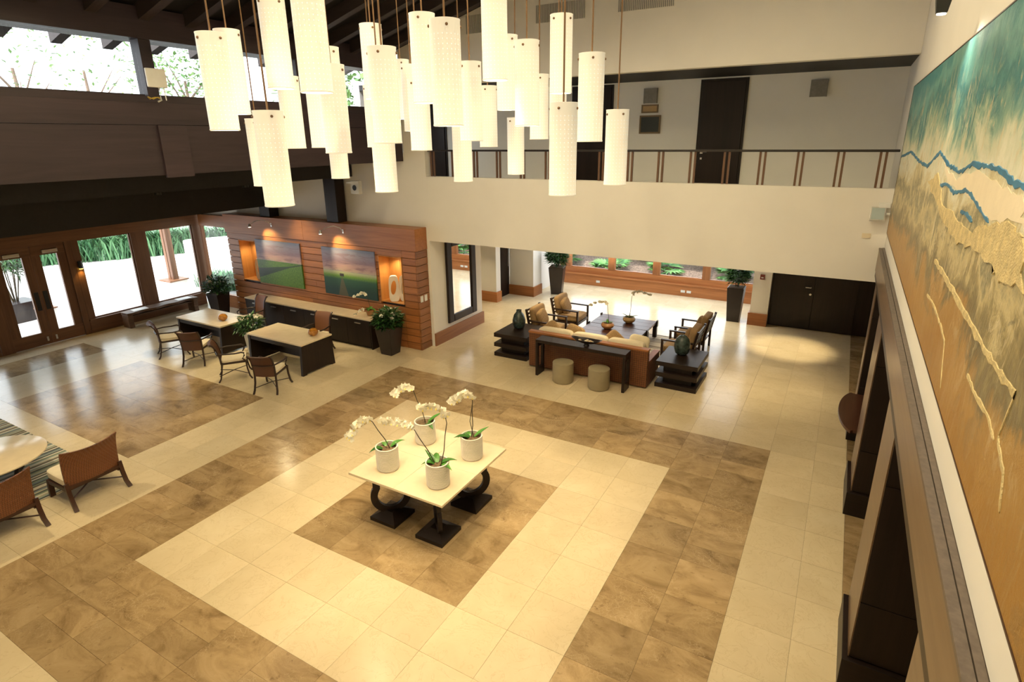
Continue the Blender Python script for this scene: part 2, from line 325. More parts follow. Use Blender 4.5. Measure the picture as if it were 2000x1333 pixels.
# ------------------------------------------------------------------ mesh builder
class MB:
    def __init__(s): s.v = []; s.f = []; s.mi = []; s.cur = 0
    def add(s, vs, fs):
        b = len(s.v); s.v += [tuple(p) for p in vs]
        s.f += [tuple(i + b for i in f) for f in fs]; s.mi += [s.cur] * len(fs); return s
    def box(s, x0, x1, y0, y1, z0, z1):
        return s.hexa([(x0, y0, z0), (x1, y0, z0), (x1, y1, z0), (x0, y1, z0), (x0, y0, z1), (x1, y0, z1), (x1, y1, z1), (x0, y1, z1)])
    def hexa(s, p): return s.add(p, [(0, 3, 2, 1), (4, 5, 6, 7), (0, 1, 5, 4), (1, 2, 6, 5), (2, 3, 7, 6), (3, 0, 4, 7)])
    def frustum(s, w0, w1, z0, z1, d0=None, d1=None):
        d0 = d0 or w0; d1 = d1 or w1
        return s.hexa([(-w0/2, -d0/2, z0), (w0/2, -d0/2, z0), (w0/2, d0/2, z0), (-w0/2, d0/2, z0), (-w1/2, -d1/2, z1), (w1/2, -d1/2, z1), (w1/2, d1/2, z1), (-w1/2, d1/2, z1)])
    def prism(s, pts, a0, a1, axis='Z'):
        n = len(pts)
        def P(p, a): return (p[0], p[1], a) if axis == 'Z' else ((a, p[0], p[1]) if axis == 'X' else (p[0], a, p[1]))
        vs = [P(p, a0) for p in pts] + [P(p, a1) for p in pts]
        return s.add(vs, [tuple(range(n))[::-1], tuple(range(n, 2 * n))] + [(i, (i + 1) % n, (i + 1) % n + n, i + n) for i in range(n)])
    def tube(s, pts, r, n=8, cap=True):
        pts = [Vector(p) for p in pts]; rs = r if isinstance(r, (list, tuple)) else [r] * len(pts)
        vs = []; up = Vector((0.13, 0.07, 1)).normalized()
        for i, p in enumerate(pts):
            t = (pts[min(i + 1, len(pts) - 1)] - pts[max(i - 1, 0)]).normalized()
            a = t.cross(up)
            if a.length < 0.15: a = t.cross(Vector((1, 0.2, 0)))
            a.normalize(); b = t.cross(a)
            vs += [p + (a * cos(2 * pi * k / n) + b * sin(2 * pi * k / n)) * rs[i] for k in range(n)]
        fs = [(i * n + k, i * n + (k + 1) % n, (i + 1) * n + (k + 1) % n, (i + 1) * n + k) for i in range(len(pts) - 1) for k in range(n)]
        if cap: fs += [tuple(range(n))[::-1], tuple(range((len(pts) - 1) * n, len(pts) * n))]
        return s.add(vs, fs)
    def bar(s, pts, w, h, up=(0, 0, 1)):
        pts = [Vector(p) for p in pts]; vs = []; up = Vector(up)
        for i, p in enumerate(pts):
            t = (pts[min(i + 1, len(pts) - 1)] - pts[max(i - 1, 0)]).normalized()
            a = t.cross(up); a = a.normalized() if a.length > 1e-3 else Vector((1, 0, 0)); b = a.cross(t).normalized()
            vs += [p + a * w / 2 + b * h / 2, p - a * w / 2 + b * h / 2, p - a * w / 2 - b * h / 2, p + a * w / 2 - b * h / 2]
        fs = [(i * 4 + k, i * 4 + (k + 1) % 4, i * 4 + 4 + (k + 1) % 4, i * 4 + 4 + k) for i in range(len(pts) - 1) for k in range(4)]
        n = len(pts) * 4
        return s.add(vs, fs + [(3, 2, 1, 0), (n - 4, n - 3, n - 2, n - 1)])
    def lathe(s, prof, n=24, c=(0, 0, 0), closed=True):
        vs = [(c[0] + r * cos(2 * pi * k / n), c[1] + r * sin(2 * pi * k / n), c[2] + z) for r, z in prof for k in range(n)]
        fs = [(i * n + k, i * n + (k + 1) % n, (i + 1) * n + (k + 1) % n, (i + 1) * n + k) for i in range(len(prof) - 1) for k in range(n)]
        if closed: fs += [tuple(range(n))[::-1], tuple(range((len(prof) - 1) * n, len(prof) * n))]
        return s.add(vs, fs)
    def pillow(s, c, size, e1=0.35, e2=0.35, nu=20, nv=12, rot=None):
        def sg(a, e): return math.copysign(abs(a) ** e, a)
        vs = []
        for j in range(nv + 1):
            ph = -pi / 2 + pi * j / nv
            for i in range(nu):
                th = 2 * pi * i / nu
                p = Vector((size[0] / 2 * sg(cos(ph), e1) * sg(cos(th), e2), size[1] / 2 * sg(cos(ph), e1) * sg(sin(th), e2), size[2] / 2 * sg(sin(ph), e1)))
                if rot is not None: p = rot @ p
                vs.append(p + Vector(c))
        fs = [(j * nu + i, j * nu + (i + 1) % nu, (j + 1) * nu + (i + 1) % nu, (j + 1) * nu + i) for j in range(nv) for i in range(nu)]
        return s.add(vs, fs)
    def build(s, name, mat, parent=None, smooth=False, bevel=0, loc=None):
        me = bpy.data.meshes.new(name); me.from_pydata(s.v, [], s.f)
        for mm in (mat if isinstance(mat, (list, tuple)) else [mat]): me.materials.append(M[mm])
        if max(s.mi, default=0) > 0: me.polygons.foreach_set('material_index', s.mi)
        me.validate(); me.update()
        if smooth:
            me.polygons.foreach_set('use_smooth', [True] * len(me.polygons)); me.set_sharp_from_angle(angle=radians(42))
        o = bpy.data.objects.new(name, me); COL.objects.link(o)
        if parent is not None: o.parent = parent
        if loc is not None: o.location = loc
        if bevel:
            b = o.modifiers.new('bevel', 'BEVEL'); b.width = bevel; b.segments = 2; b.limit_method = 'ANGLE'
        return o
def B(*a): return MB().box(*a)
def link_mesh(name, me, parent, loc=(0, 0, 0), rot=(0, 0, 0), scale=(1, 1, 1)):
    o = bpy.data.objects.new(name, me); COL.objects.link(o); o.parent = parent; o.location = loc; o.rotation_euler = rot; o.scale = scale; return o
def tag(o, label, cat, group=None, kind=None):
    o['label'] = label; o['category'] = cat
    if group: o['group'] = group
    if kind: o['kind'] = kind
    return o
def thing(name, label, cat, loc=(0, 0, 0), rotz=0, group=None, kind=None):
    o = bpy.data.objects.new(name, None); COL.objects.link(o); o.location = loc; o.rotation_euler = (0, 0, rotz); o.empty_display_size = 0.1
    return tag(o, label, cat, group, kind)
def copy_tree(o, parent=None):
    c = o.copy(); COL.objects.link(c); c.parent = parent
    for ch in list(o.children): copy_tree(ch, c)
    return c
def struct(name, label, cat, mb, mat, **k):
    o = mb.build(name, mat, **k); return tag(o, label, cat, None, 'structure')
def spot(name, parent, loc, power, angle=70, blend=0.6, target=None, color=WARM, radius=0.05):
    l = bpy.data.lights.new(name, 'SPOT'); l.energy = power; l.spot_size = radians(angle); l.spot_blend = blend; l.color = color; l.shadow_soft_size = radius
    o = bpy.data.objects.new(name, l); COL.objects.link(o); o.location = loc
    if target is not None: o.rotation_euler = (Vector(target) - Vector(loc)).to_track_quat('-Z', 'Y').to_euler()
    if parent is not None: o.parent = parent
    return o
def point(name, parent, loc, power, color=WARM, radius=0.05):
    l = bpy.data.lights.new(name, 'POINT'); l.energy = power; l.color = color; l.shadow_soft_size = radius
    o = bpy.data.objects.new(name, l); COL.objects.link(o); o.location = loc
    if parent is not None: o.parent = parent
    return o

# ------------------------------------------------------------------ floor
CX, CY, U, T = -4.67, 5.71, 1.38, 0.69
floor = struct('floor', 'polished marble lobby floor of cream and brown slabs', 'floor', B(-18.6, 1.9, -2.2, 19.75, -0.2, -0.013), 'grout')
xs = [-18.4, -17.6, -17.0, -16.4, -15.87, -15.33, -14.8]
k = -14
while CX + k * T < -0.6: xs.append(CX + k * T); k += 1
xs = sorted(set(round(x, 4) for x in xs)); xs += [-0.53, 0.15, 0.62, 1.3, 1.9]
ys = [CY + j * T for j in range(-11, 21)] ; ys = [y for y in ys if y > -2.2 and y < 19.6] + [19.7]
def zone(x, y):
    d = max(abs(x - CX), abs(y - CY))
    if d < U: return 'dark'
    if d < 2 * U: return 'light'
    if d < 3 * U: return 'dark'
    if -14.8 < x < CX - 8 * T and CY - 2 * T < y < CY + 2 * T: return 'dark'
    if -17.6 < x < -16.4 and y < CY + 2 * T: return 'dark'
    if x > 0.62: return 'dark'
    return 'light'
def proj(p):
    q = Vector(p) - Vector((0, 0, H)); return 1003.714 + 1125.78 * q.dot(RT) / q.dot(FW), 633.259 + 1125.78 * q.dot(DN) / q.dot(FW), q.dot(FW)
tiles = []
for i in range(len(xs) - 1):
    for j in range(len(ys) - 1):
        x0, x1, y0, y1 = xs[i], xs[i + 1], ys[j], ys[j + 1]
        z = zone((x0 + x1) / 2, (y0 + y1) / 2)
        d = max(abs((x0 + x1) / 2 - CX), abs((y0 + y1) / 2 - CY))
        ring = z == 'dark' and 2 * U < d < 3 * U
        if ring and random.random() < 0.3: tiles += [(x0, x1, y0, (y0 + y1) / 2, z), (x0, x1, (y0 + y1) / 2, y1, z)]
        else: tiles.append((x0, x1, y0, y1, z))
def area(t):
    u, v, w = proj(((t[0] + t[1]) / 2, (t[2] + t[3]) / 2, 0))
    if w < 0.3 or not (-60 < u < 1720 and 560 < v < 1400): return 0
    cs = [proj(p)[:2] for p in ((t[0], t[2], 0), (t[1], t[2], 0), (t[1], t[3], 0), (t[0], t[3], 0))]
    return abs(sum(cs[a][0] * cs[(a + 1) % 4][1] - cs[(a + 1) % 4][0] * cs[a][1] for a in range(4))) / 2
tiles.sort(key=area, reverse=True)
G = 0.0008
tile_mesh = {}
def tile_me(w, h, z):
    key = (round(w, 3), round(h, 3), z)
    if key not in tile_mesh:
        w2, h2 = w / 2 - G, h / 2 - G; e = 0.0006
        mb = MB().hexa([(-w2, -h2, -0.012), (w2, -h2, -0.012), (w2, h2, -0.012), (-w2, h2, -0.012), (-w2 + e, -h2 + e, 0), (w2 - e, -h2 + e, 0), (w2 - e, h2 - e, 0), (-w2 + e, h2 - e, 0)])
        me = bpy.data.meshes.new('floor_tile'); me.from_pydata(mb.v, [], mb.f); me.materials.append(M['tile_' + z]); tile_mesh[key] = me
    return tile_mesh[key]
for t in tiles[:300]:
    link_mesh('floor_tile', tile_me(t[1] - t[0], t[3] - t[2], t[4]), floor, ((t[0] + t[1]) / 2, (t[2] + t[3]) / 2, 0))
rest = MB()
for t in tiles[300:]:
    rest.cur = 0 if t[4] == 'light' else 1
    rest.box(t[0] + G, t[1] - G, t[2] + G, t[3] - G, -0.012, 0)
r = rest.build('distant_floor_tiles', ['tile_light', 'tile_dark'], floor); r['kind'] = 'stuff'

# ------------------------------------------------------------------ high ceiling with rafters
def zc(x): return 7.18 + 0.279 * (x + 9.54)
cb = MB().hexa([(-9.75, -2.2, zc(-9.75)), (0.95, -2.2, zc(0.95)), (0.95, 11.62, zc(0.95)), (-9.75, 11.62, zc(-9.75)),
                (-9.75, -2.2, zc(-9.75) + .15), (0.95, -2.2, zc(.95) + .15), (0.95, 11.62, zc(.95) + .15), (-9.75, 11.62, zc(-9.75) + .15)])
ceiling = struct('ceiling', 'steep dark timber ceiling above the lobby', 'ceiling', cb, 'ceiling')
x0, x1 = -10.7, 0.62
rm = MB().hexa([(x0, -.075, zc(x0) - .22), (x1, -.075, zc(x1) - .22), (x1, .075, zc(x1) - .22), (x0, .075, zc(x0) - .22), (x0, -.075, zc(x0) - .001), (x1, -.075, zc(x1) - .001), (x1, .075, zc(x1) - .001), (x0, .075, zc(x0) - .001)])
rf = rm.build('rafter', 'rafter', ceiling, loc=(0, 4.93 - 9 * .725, 0))
for i in range(1, 18):
    link_mesh('rafter', rf.data, ceiling, (0, 4.93 + (i - 9) * .725, 0))

# ------------------------------------------------------------------ clerestory wall and main beam (left, high)
XC = -9.55
wl = struct('wall_clerestory', 'dark stained timber beam wall below the clerestory windows', 'wall', B(XC - .62, XC, -2.2, 11.38, 4.70, 5.455), 'beam')
B(XC - .60, XC - .03, -2.2, 11.38, 5.462, 5.79).build('upper_beam', 'beam', wl)
B(XC - .55, XC - .05, -2.2, 11.38, 5.792, 5.88).build('sill_beam', 'beam', wl)
B(XC - .5, XC - .02, -2.2, 11.38, 6.69, 7.13).build('header_beam', 'beam', wl)
B(XC + .002, XC + .04, 5.54, 6.0, 4.66, 5.455).build('joint_cover_board', 'beam', wl)
cw = [(-0.3, 2.62), (2.80, 5.52), (5.73, 8.45), (8.66, 11.2)]
for y in (-0.4, 2.71, 5.625, 8.555, 11.29): B(XC - .28, XC - .06, y - .09, y + .09, 5.882, 6.688).build('window_post', 'beam', wl)
for i, (a, b) in enumerate(cw):
    w = struct('window_%d' % (i + 1), ['clerestory window nearest the camera', 'wide clerestory window left of the white antenna', 'clerestory window right of the white antenna', 'clerestory window behind the pendant cluster'][i], 'window',
               B(XC - .18, XC - .12, a, b, 5.883, 5.91), 'beam')
    B(XC - .155, XC - .15, a, b, 5.911, 6.686).build('pane', 'glass', w)

# ------------------------------------------------------------------ low entry roof soffits and beams
def slab(xa, za, xb, zb, y0=-2.2, y1=11.38, t=.25):
    return MB().hexa([(xa, y0, za), (xb, y0, zb), (xb, y1, zb), (xa, y1, za), (xa, y0, za + t), (xb, y0, zb + t), (xb, y1, zb + t), (xa, y1, za + t)])
cl = struct('ceiling_entry', 'black soffit sloping over the entrance area', 'ceiling', slab(-19.4, 2.86, -14.86, 3.47, y1=14), 'ceiling')
slab(-14.1, 4.15, -12.02, 4.32).build('soffit_board', 'ceiling', cl)
slab(-11.28, 4.72, -10.2, 4.78).build('soffit_board', 'ceiling', cl)
B(-14.85, -14.1, -2.2, 11.38, 3.47, 4.42).build('roof_beam', 'ceiling', cl)
B(-12.01, -11.29, -2.2, 11.38, 4.30, 5.0).build('roof_beam', 'ceiling', cl)
for px in (-14.48, -11.78):
    zt = 3.465 if px < -13 else 4.295
    t = thing('roof_post', 'dark square post on the wooden panel wall, ' + ('left one' if px < -13 else 'right one, beside the white speaker'), 'post', (px, 11.17, 3.131), 0, 'roof posts')
    B(-.21, .21, -.16, .16, 0, zt - 3.131).build('shaft', 'espresso_z', t, bevel=.008)

# ------------------------------------------------------------------ back wall, balcony, upper wall
YB = 11.4
bw = struct('wall_back', 'cream plaster wall behind the wooden panel', 'wall', MB().prism([(-18.5, 2.99), (-8.9, 2.99), (-8.9, 8.2), (-9.54, 8.0), (-9.54, 4.9), (-11.3, 4.9), (-14.0, 4.3), (-14.9, 3.6), (-18.5, 3.1)], YB, YB + .2, 'Y'), 'plaster')
B(-16.25, -8.9, YB, YB + .2, 0, 2.985).build('lower_wall', 'plaster', bw)
par = struct('wall_balcony_front', 'cream plaster balcony front spanning above the lounge', 'wall', B(-8.899, 0.668, YB, YB + .2, 2.79, 4.35), 'plaster')
upw = struct('wall_upper_back', 'cream plaster wall above the balcony opening', 'wall', MB().prism([(-8.899, 6.37), (.668, 6.37), (.668, zc(.668)), (-8.899, zc(-8.899))], YB, YB + .2, 'Y'), 'plaster')
bf = struct('floor_balcony', 'balcony floor slab above the lounge', 'floor', B(-11.0, .668, YB + .2, 13.45, 2.79, 3.85), 'plaster_cool')
bs = struct('ceiling_balcony', 'dark soffit above the balcony walkway', 'ceiling', B(-11.0, .668, YB + .201, 13.449, 6.372, 6.5), 'ceiling')
bk = struct('wall_balcony_back', 'white wall at the back of the balcony walkway', 'wall', B(-11.0, .668, 13.45, 13.65, 3.2, 6.6), 'plaster_cool')
struct('wall_balcony_side', 'end wall of the balcony walkway', 'wall', B(-11.2, -11.0, YB + .2, 13.65, 2.79, 6.6), 'plaster_cool')
# upstairs doors
def leaf_door(name, label, x0, x1, z0, z1, y, handle_x=None, cat='door'):
    d = struct(name, label, cat, B(x0 - .05, x1 + .05, y - .03, y - .001, z0, z1 + .05), 'espresso_z')
    B(x0, x1, y - .055, y - .031, z0, z1).build('door_leaf', 'espresso_z', d, bevel=.004)
    if handle_x is not None:
        h = MB().lathe([(.028, 0), (.028, .015)], 16); hv = h
        plate = MB().box(handle_x - .028, handle_x + .028, y - .062, y - .056, z0 + .98, z0 + 1.05).build('handle_plate', 'chrome', d)
        MB().tube([(handle_x, y - .062, z0 + 1.02), (handle_x, y - .11, z0 + 1.02), (handle_x + .12, y - .11, z0 + 1.02)], .011).build('handle', 'chrome', d, smooth=True)
        B(handle_x - .02, handle_x + .02, y - .062, y - .056, z0 + .86, z0 + .90).build('lock', 'chrome', d)
    return d
leaf_door('door_1', 'dark wooden upstairs door right of the small framed pictures', -2.98, -2.12, 3.86, 6.29, 13.449, -2.9)
leaf_door('door_2', 'dark upstairs doorway half hidden behind the pendants', -5.95, -5.02, 3.86, 6.29, 13.449, -5.1)
leaf_door('door_3', 'dark upstairs doorway at the left end of the balcony', -10.6, -9.75, 3.86, 6.29, 13.449)
# railing
rl = thing('balcony_railing', 'dark handrail with paired brown balusters on the balcony front', 'railing', (0, 0, 0))
B(-8.88, .64, 11.47, 11.55, 4.925, 4.965).build('handrail', 'handrail', rl, bevel=.006)
bal = B(-.018, .018, -.018, .018, 0, .574).build('baluster', 'baluster', rl, loc=(.465, 11.51, 4.351))
k = 0; x = .425
while x > -8.8:
    for s in (-.042, .042):
        if not (k == 0 and s > 0): link_mesh('baluster', bal.data, rl, (x + s, 11.51, 4.351))
    x -= .612; k += 1
# wall sconces and pictures upstairs
for i, cx in enumerate((-4.10, -.775)):
    t = thing('wall_sconce', ['square grey wall sconce above the two small framed pictures', 'square grey wall sconce right of the dark upstairs door'][i], 'sconce', (cx, 13.4485, 5.91), 0, 'balcony sconces')
    B(-.15, .15, -.085, -.07, 0, .31).build('front_panel', 'concrete', t, bevel=.006)
    B(-.15, -.135, -.07, 0, 0, .31).build('side_panel', 'concrete', t); B(.135, .15, -.07, 0, 0, .31).build('side_panel', 'concrete', t)
def frame_pic(name, label, cat, x0, x1, z0, z1, y, fw, inner, fmat='gold', grp=None):
    t = thing(name, label, cat, ((x0 + x1) / 2, y, z0), 0, grp); w = (x1 - x0) / 2; h = z1 - z0
    for nm, a in (('frame_bar', (-w, w, -.03, 0, 0, fw)), ('frame_bar', (-w, w, -.03, 0, h - fw, h)), ('frame_bar', (-w, -w + fw, -.03, 0, fw, h - fw)), ('frame_bar', (w - fw, w, -.03, 0, fw, h - fw))):
        B(*a).build(nm, fmat, t)
    B(-w + fw, w - fw, -.015, -.002, fw, h - fw).build('picture', inner, t); return t
frame_pic('framed_picture', 'small wide framed picture between the sconce and the dark square frame', 'picture', -4.30, -3.92, 5.71, 5.885, 13.4485, .03, 'bowl_tan')
frame_pic('framed_picture', 'dark square framed picture below the small wide one', 'picture', -4.33, -3.85, 5.27, 5.66, 13.4485, .035, 'picture_dark')
# upper-wall ventilation grilles
for i, (x0, x1, z0, z1) in enumerate(((-5.92, -4.85, 7.37, 7.72), (-4.20, -3.15, 7.40, 7.75), (-7.60, -7.0, 7.32, 7.70))):
    t = thing('air_grille', ['wide louvred air grille high on the cream wall, middle one', 'louvred air grille nearest the painting wall', 'smaller louvred air grille nearest the rafters'][i], 'grille', ((x0 + x1) / 2, YB - .001, z0), 0, 'air grilles')
    w = (x1 - x0) / 2; h = z1 - z0
    B(-w, w, -.006, 0, 0, h).build('back_plate', 'plaster', t)
    sl = B(-.006, .006, -.022, -.007, .015, h - .015).build('slat', 'grille', t, loc=(-w + .02, 0, 0))
    n = int(2 * w / .034)
    for j in range(1, n): link_mesh('slat', sl.data, t, (-w + .02 + j * (2 * w - .04) / (n - 1), 0, 0))

# ------------------------------------------------------------------ right wall, ledge, piers
XR = .67
wr = struct('wall_right', 'cream plaster wall carrying the big abstract painting', 'wall', B(XR, XR + .25, -2.2, 13.65, 3.39, 10.4), 'plaster')
lg = struct('trim_1', 'long brown ledge with wooden fascia below the abstract painting', 'trim', B(.592, .78, -2.2, 11.39, 3.0, 3.355), 'fascia')
B(.588, .632, -2.2, 11.39, 3.357, 3.382).build('ledge_board', 'ledge', lg); B(.636, .669, -2.2, 11.39, 3.357, 3.387).build('ledge_board', 'ledge', lg)
B(.60, .78, -2.2, 11.39, 2.90, 2.999).build('lower_moulding', 'espresso', lg)
wrl = struct('wall_right_lower', 'dark wooden recess wall below the ledge', 'wall', B(1.55, 1.75, -2.2, 17.6, 0, 3.38), 'espresso_z')
B(.79, 1.55, -2.2, 11.4, 3.2, 3.38).build('recess_top', 'espresso', wrl)
B(.67, 1.55, 11.62, 11.75, 0, 2.78).build('return_panel', 'espresso_z', wrl)
B(.671, 1.9, 11.401, 13.45, 2.785, 3.379).build('recess_top', 'espresso', wrl)
for i, (y0, y1) in enumerate(((2.2, 3.05), (5.36, 6.22), (8.5, 9.38), (10.95, 11.38))):
    t = thing('pier', ['dark wooden pier nearest the camera', 'large black panelled pier in the lower right corner', 'black panelled pier in front of the curved counter', 'slim dark pier behind the curved counter'][i], 'pier', (.65, y0, 0), 0, 'panelled piers', 'structure')
    zz = [.37, 1.02, 2.28, 2.895]
    for a in range(3): B(.0, .895, 0, y1 - y0, zz[a] + .004, zz[a + 1] - .004).build('pier_panel', 'espresso_z', t, bevel=.004)
    B(.012, .895, .012, y1 - y0 - .012, .36, 2.894).build('core', 'espresso_z', t)
    B(-.012, -.001, 0.0, y1 - y0, .372, 2.894).build('front_board', 'fascia', t)
    B(-.06, .895, -.05, y1 - y0 + .05, 0, .36).build('plinth', 'espresso', t, bevel=.006)
# curved counter between the piers
t = thing('curved_counter', 'half round dark wooden counter jutting out between two piers', 'counter', (.66, 10.17, 0))
pts = [(.85, -.76), (.85, .76), (0, .76)] + [(-.29 * sin(pi * a / 24), .86 * cos(pi * a / 24)) for a in range(1, 24)] + [(0, -.76)]
MB().prism([(p[0], max(-.76, min(.76, p[1]))) if p[0] > -.1 else p for p in pts], .84, .89, 'Z').build('counter_top', 'mahogany', t, bevel=.006)
B(.25, .8, -.7, .7, .0, .838).build('counter_body', 'espresso_z', t)
# flood light and plate in the corner
t = thing('flood_light', 'small grey floodlight fixed in the corner below the balcony rail', 'lamp', (.48, 11.3, 3.83))
rot = Matrix.Rotation(radians(-18), 3, 'X')
MB().hexa([rot @ Vector(p) for p in [(-.11, -.05, 0), (.11, -.05, 0), (.11, .03, 0), (-.11, .03, 0), (-.11, -.05, .23), (.11, -.05, .23), (.11, .03, .23), (-.11, .03, .23)]]).build('lamp_head', 'chrome', t, bevel=.006)
MB().hexa([rot @ Vector(p) for p in [(-.09, -.056, .02), (.09, -.056, .02), (.09, -.051, .02), (-.09, -.051, .02), (-.09, -.056, .21), (.09, -.056, .21), (.09, -.051, .21), (-.09, -.051, .21)]]).build('lens', 'floodglass', t)
B(0.0, .16, .02, .09, .22, .30).build('mounting_box', 'white', t, bevel=.006); MB().tube([(.08, .05, .12), (.189, .05, .12)], .02).build('bracket_arm', 'white', t, smooth=True)
tag(B(.31, .44, YB - .012, YB - .001, 3.53, 3.61).build('switch_plate', 'cream'), 'small beige plate on the balcony front below the floodlight', 'plate')

# ------------------------------------------------------------------ abstract painting
pt = thing('abstract_painting', 'huge abstract painting in teal, cream and ochre on the right wall', 'painting', (0, 0, 0))
PX = .640
nY, nZ = 120, 30
vs = []
random.seed(3)
for j in range(nZ + 1):
    for i in range(nY + 1):
        y = .8 + (11.04 - .8) * i / nY; z = 3.685 + (5.872 - 3.685) * j / nZ
        vs.append((PX, y, z))
fs = [(j * (nY + 1) + i, (j + 1) * (nY + 1) + i, (j + 1) * (nY + 1) + i + 1, j * (nY + 1) + i + 1) for j in range(nZ) for i in range(nY)]
MB().add(vs, fs).build('canvas', 'paint', pt)
B(PX + .001, XR - .001, .8, 11.04, 3.685, 5.872).build('stretcher', 'espresso', pt)
for a in ((PX - .003, XR - .001, .8, 11.045, 3.675, 3.684), (PX - .003, XR - .001, .8, 11.045, 5.873, 5.882), (PX - .003, XR - .001, 11.041, 11.05, 3.675, 5.882)): B(*a).build('edge_strip', 'brownwood', pt)
def ribbon(pts, w, name, mat, t=.004):
    fine = []
    for i in range(len(pts) - 1):
        (ya, za), (yb, zb) = pts[i], pts[i + 1]; n = max(2, int(abs(yb - ya) / .07) + 2)
        for k_ in range(n): fine.append((ya + (yb - ya) * k_ / n, za + (zb - za) * k_ / n + random.uniform(-.2, .2) * w))
    fine.append(pts[-1])
    ws = [w * random.uniform(.45, 1.25) for _ in fine]; ws[-1] = w * .2
    mb = MB(); vs = []
    for (y, z), ww in zip(fine, ws): vs += [(PX - t, y, z - ww / 2), (PX - t, y, z + ww / 2), (PX - .0005, y, z + ww * .62), (PX - .0005, y, z - ww * .62)]
    m_ = len(fine)
    mb.add(vs, [(4 * i + a, 4 * i + (a + 1) % 4, 4 * i + 4 + (a + 1) % 4, 4 * i + 4 + a) for i in range(m_ - 1) for a in range(4)] + [(0, 3, 2, 1), (4 * m_ - 4, 4 * m_ - 3, 4 * m_ - 2, 4 * m_ - 1)])
    return mb.build(name, mat, pt)

# ------------------------------------------------------------------ entrance wall (left) with doors and windows
XE = -18.3
we = struct('wall_left', 'glazed entrance wall framed in reddish brown timber', 'wall', B(XE - .15, XE, -2.2, 11.45, 2.665, 2.96), 'entry_y')
B(XE - .15, XE, 7.66, 11.2, 0, .37).build('base_board', 'entry_y', we); B(XE - .15, XE + .05, 7.66, 11.2, .371, .41).build('sill', 'entry_y', we)
B(XE - .15, XE, -2.2, 5.55, 0, .37).build('base_board', 'entry_y', we)
for y0, y1 in ((7.5, 7.655), (7.66, 7.82), (9.22, 9.66), (11.13, 11.45), (5.56, 5.84), (4.2, 4.45), (1.5, 1.75), (-1.2, -.95)):
    B(XE - .14, XE - .001, y0, y1, .412 if y0 > 7.6 or y0 < 5.5 else 0, 2.664).build('post', 'entry_z', we)
def entry_door(n, y0, y1, label):
    d = struct('door_%d' % n, label, 'door', B(XE - .10, XE - .03, y0, y1, .01, .35), 'entry_y')
    B(XE - .10, XE - .03, y0, y1, 2.395, 2.66).build('top_rail', 'entry_y', d)
    w = .20
    B(XE - .10, XE - .03, y0, y0 + w, .351, 2.394).build('stile', 'entry_z', d); B(XE - .10, XE - .03, y1 - w, y1, .351, 2.394).build('stile', 'entry_z', d)
    B(XE - .07, XE - .065, y0 + w, y1 - w, .351, 2.394).build('pane', 'glass', d)
    hy = y1 - .1 if n == 4 else y0 + .1
    B(XE - .029, XE - .015, hy - .05, hy + .05, .95, 1.45).build('push_plate', 'blackmetal', d)
    B(XE - .029, XE + .03, y0 + .25, y0 + .6, 2.44, 2.53).build('door_closer', 'chrome', d, bevel=.005)
    B(XE - .029, XE - .012, hy - .02, hy + .02, .10, .22).build('floor_bolt', 'chrome', d)
entry_door(4, 5.85, 6.70, 'glazed entrance door leaf showing the tall potted plant outside')
entry_door(5, 6.705, 7.495, 'glazed entrance door leaf beside the glowing amber sconce')
def win_x(n, y0, y1, label, z0=.411, z1=2.664):
    w = struct('window_%d' % n, label, 'window', B(XE - .11, XE - .05, y0, y1, z0, z0 + .03), 'entry_y')
    B(XE - .11, XE - .05, y0, y1, z1 - .03, z1).build('frame_top', 'entry_y', w)
    B(XE - .11, XE - .05, y0, y0 + .03, z0 + .03, z1 - .03).build('frame_side', 'entry_z', w); B(XE - .11, XE - .05, y1 - .03, y1, z0 + .03, z1 - .03).build('frame_side', 'entry_z', w)
    B(XE - .083, XE - .078, y0 + .03, y1 - .03, z0 + .03, z1 - .03).build('pane', 'glass', w)
win_x(5, 7.822, 9.218, 'large entrance window behind the rustic bench end, next to the sconce'); win_x(6, 9.662, 11.128, 'entrance window beside the corner post')
win_x(7, 4.452, 5.558, 'entrance window left of the doors'); win_x(8, 1.752, 4.198, 'entrance window far left outside the view'); win_x(9, -.948, 1.498, 'last entrance window towards the near wall')
# back-left window, plane Y
wb = struct('window_10', 'corner window beside the wooden panel wall', 'window', B(-18.15, -16.3, 11.3, 11.42, .36, .41), 'redwood')
B(-18.15, -16.3, 11.28, 11.45, 2.63, 2.989).build('header', 'redwood', wb); B(-18.15, -18.08, 11.3, 11.40, .411, 2.629).build('frame_side', 'redwood_z', wb)
B(-18.15, -16.3, 11.28, 11.43, 0, .359).build('base_board', 'redwood', wb); B(-18.08, -16.3, 11.345, 11.35, .411, 2.629).build('pane', 'glass', wb)
for i in range(3): tag(B(-17.75 + i * .16, -17.63 + i * .16, 11.262, 11.279, .15, .23).build('outlet_plate', 'white'), ['leftmost', 'middle', 'rightmost'][i] + ' white outlet plate below the corner window', 'outlet', 'corner outlets')
# entry sconce
t = thing('entry_sconce', 'dark cylinder wall sconce glowing amber on the entrance post', 'sconce', (XE, 7.74, 1.75))
MB().lathe([(.05, .14), (.05, .34)], 16, (.055, 0, 0)).build('housing', 'blackmetal', t, smooth=True); MB().lathe([(.044, .12), (.044, .139)], 16, (.055, 0, 0)).build('lens', 'sconce_glow', t)
B(.0, .006, -.04, .04, .16, .32).build('back_plate', 'blackmetal', t)
spot('sconce_light', t, (.06, 0, .115), 9, 120, .8, color=(1, .65, .18))
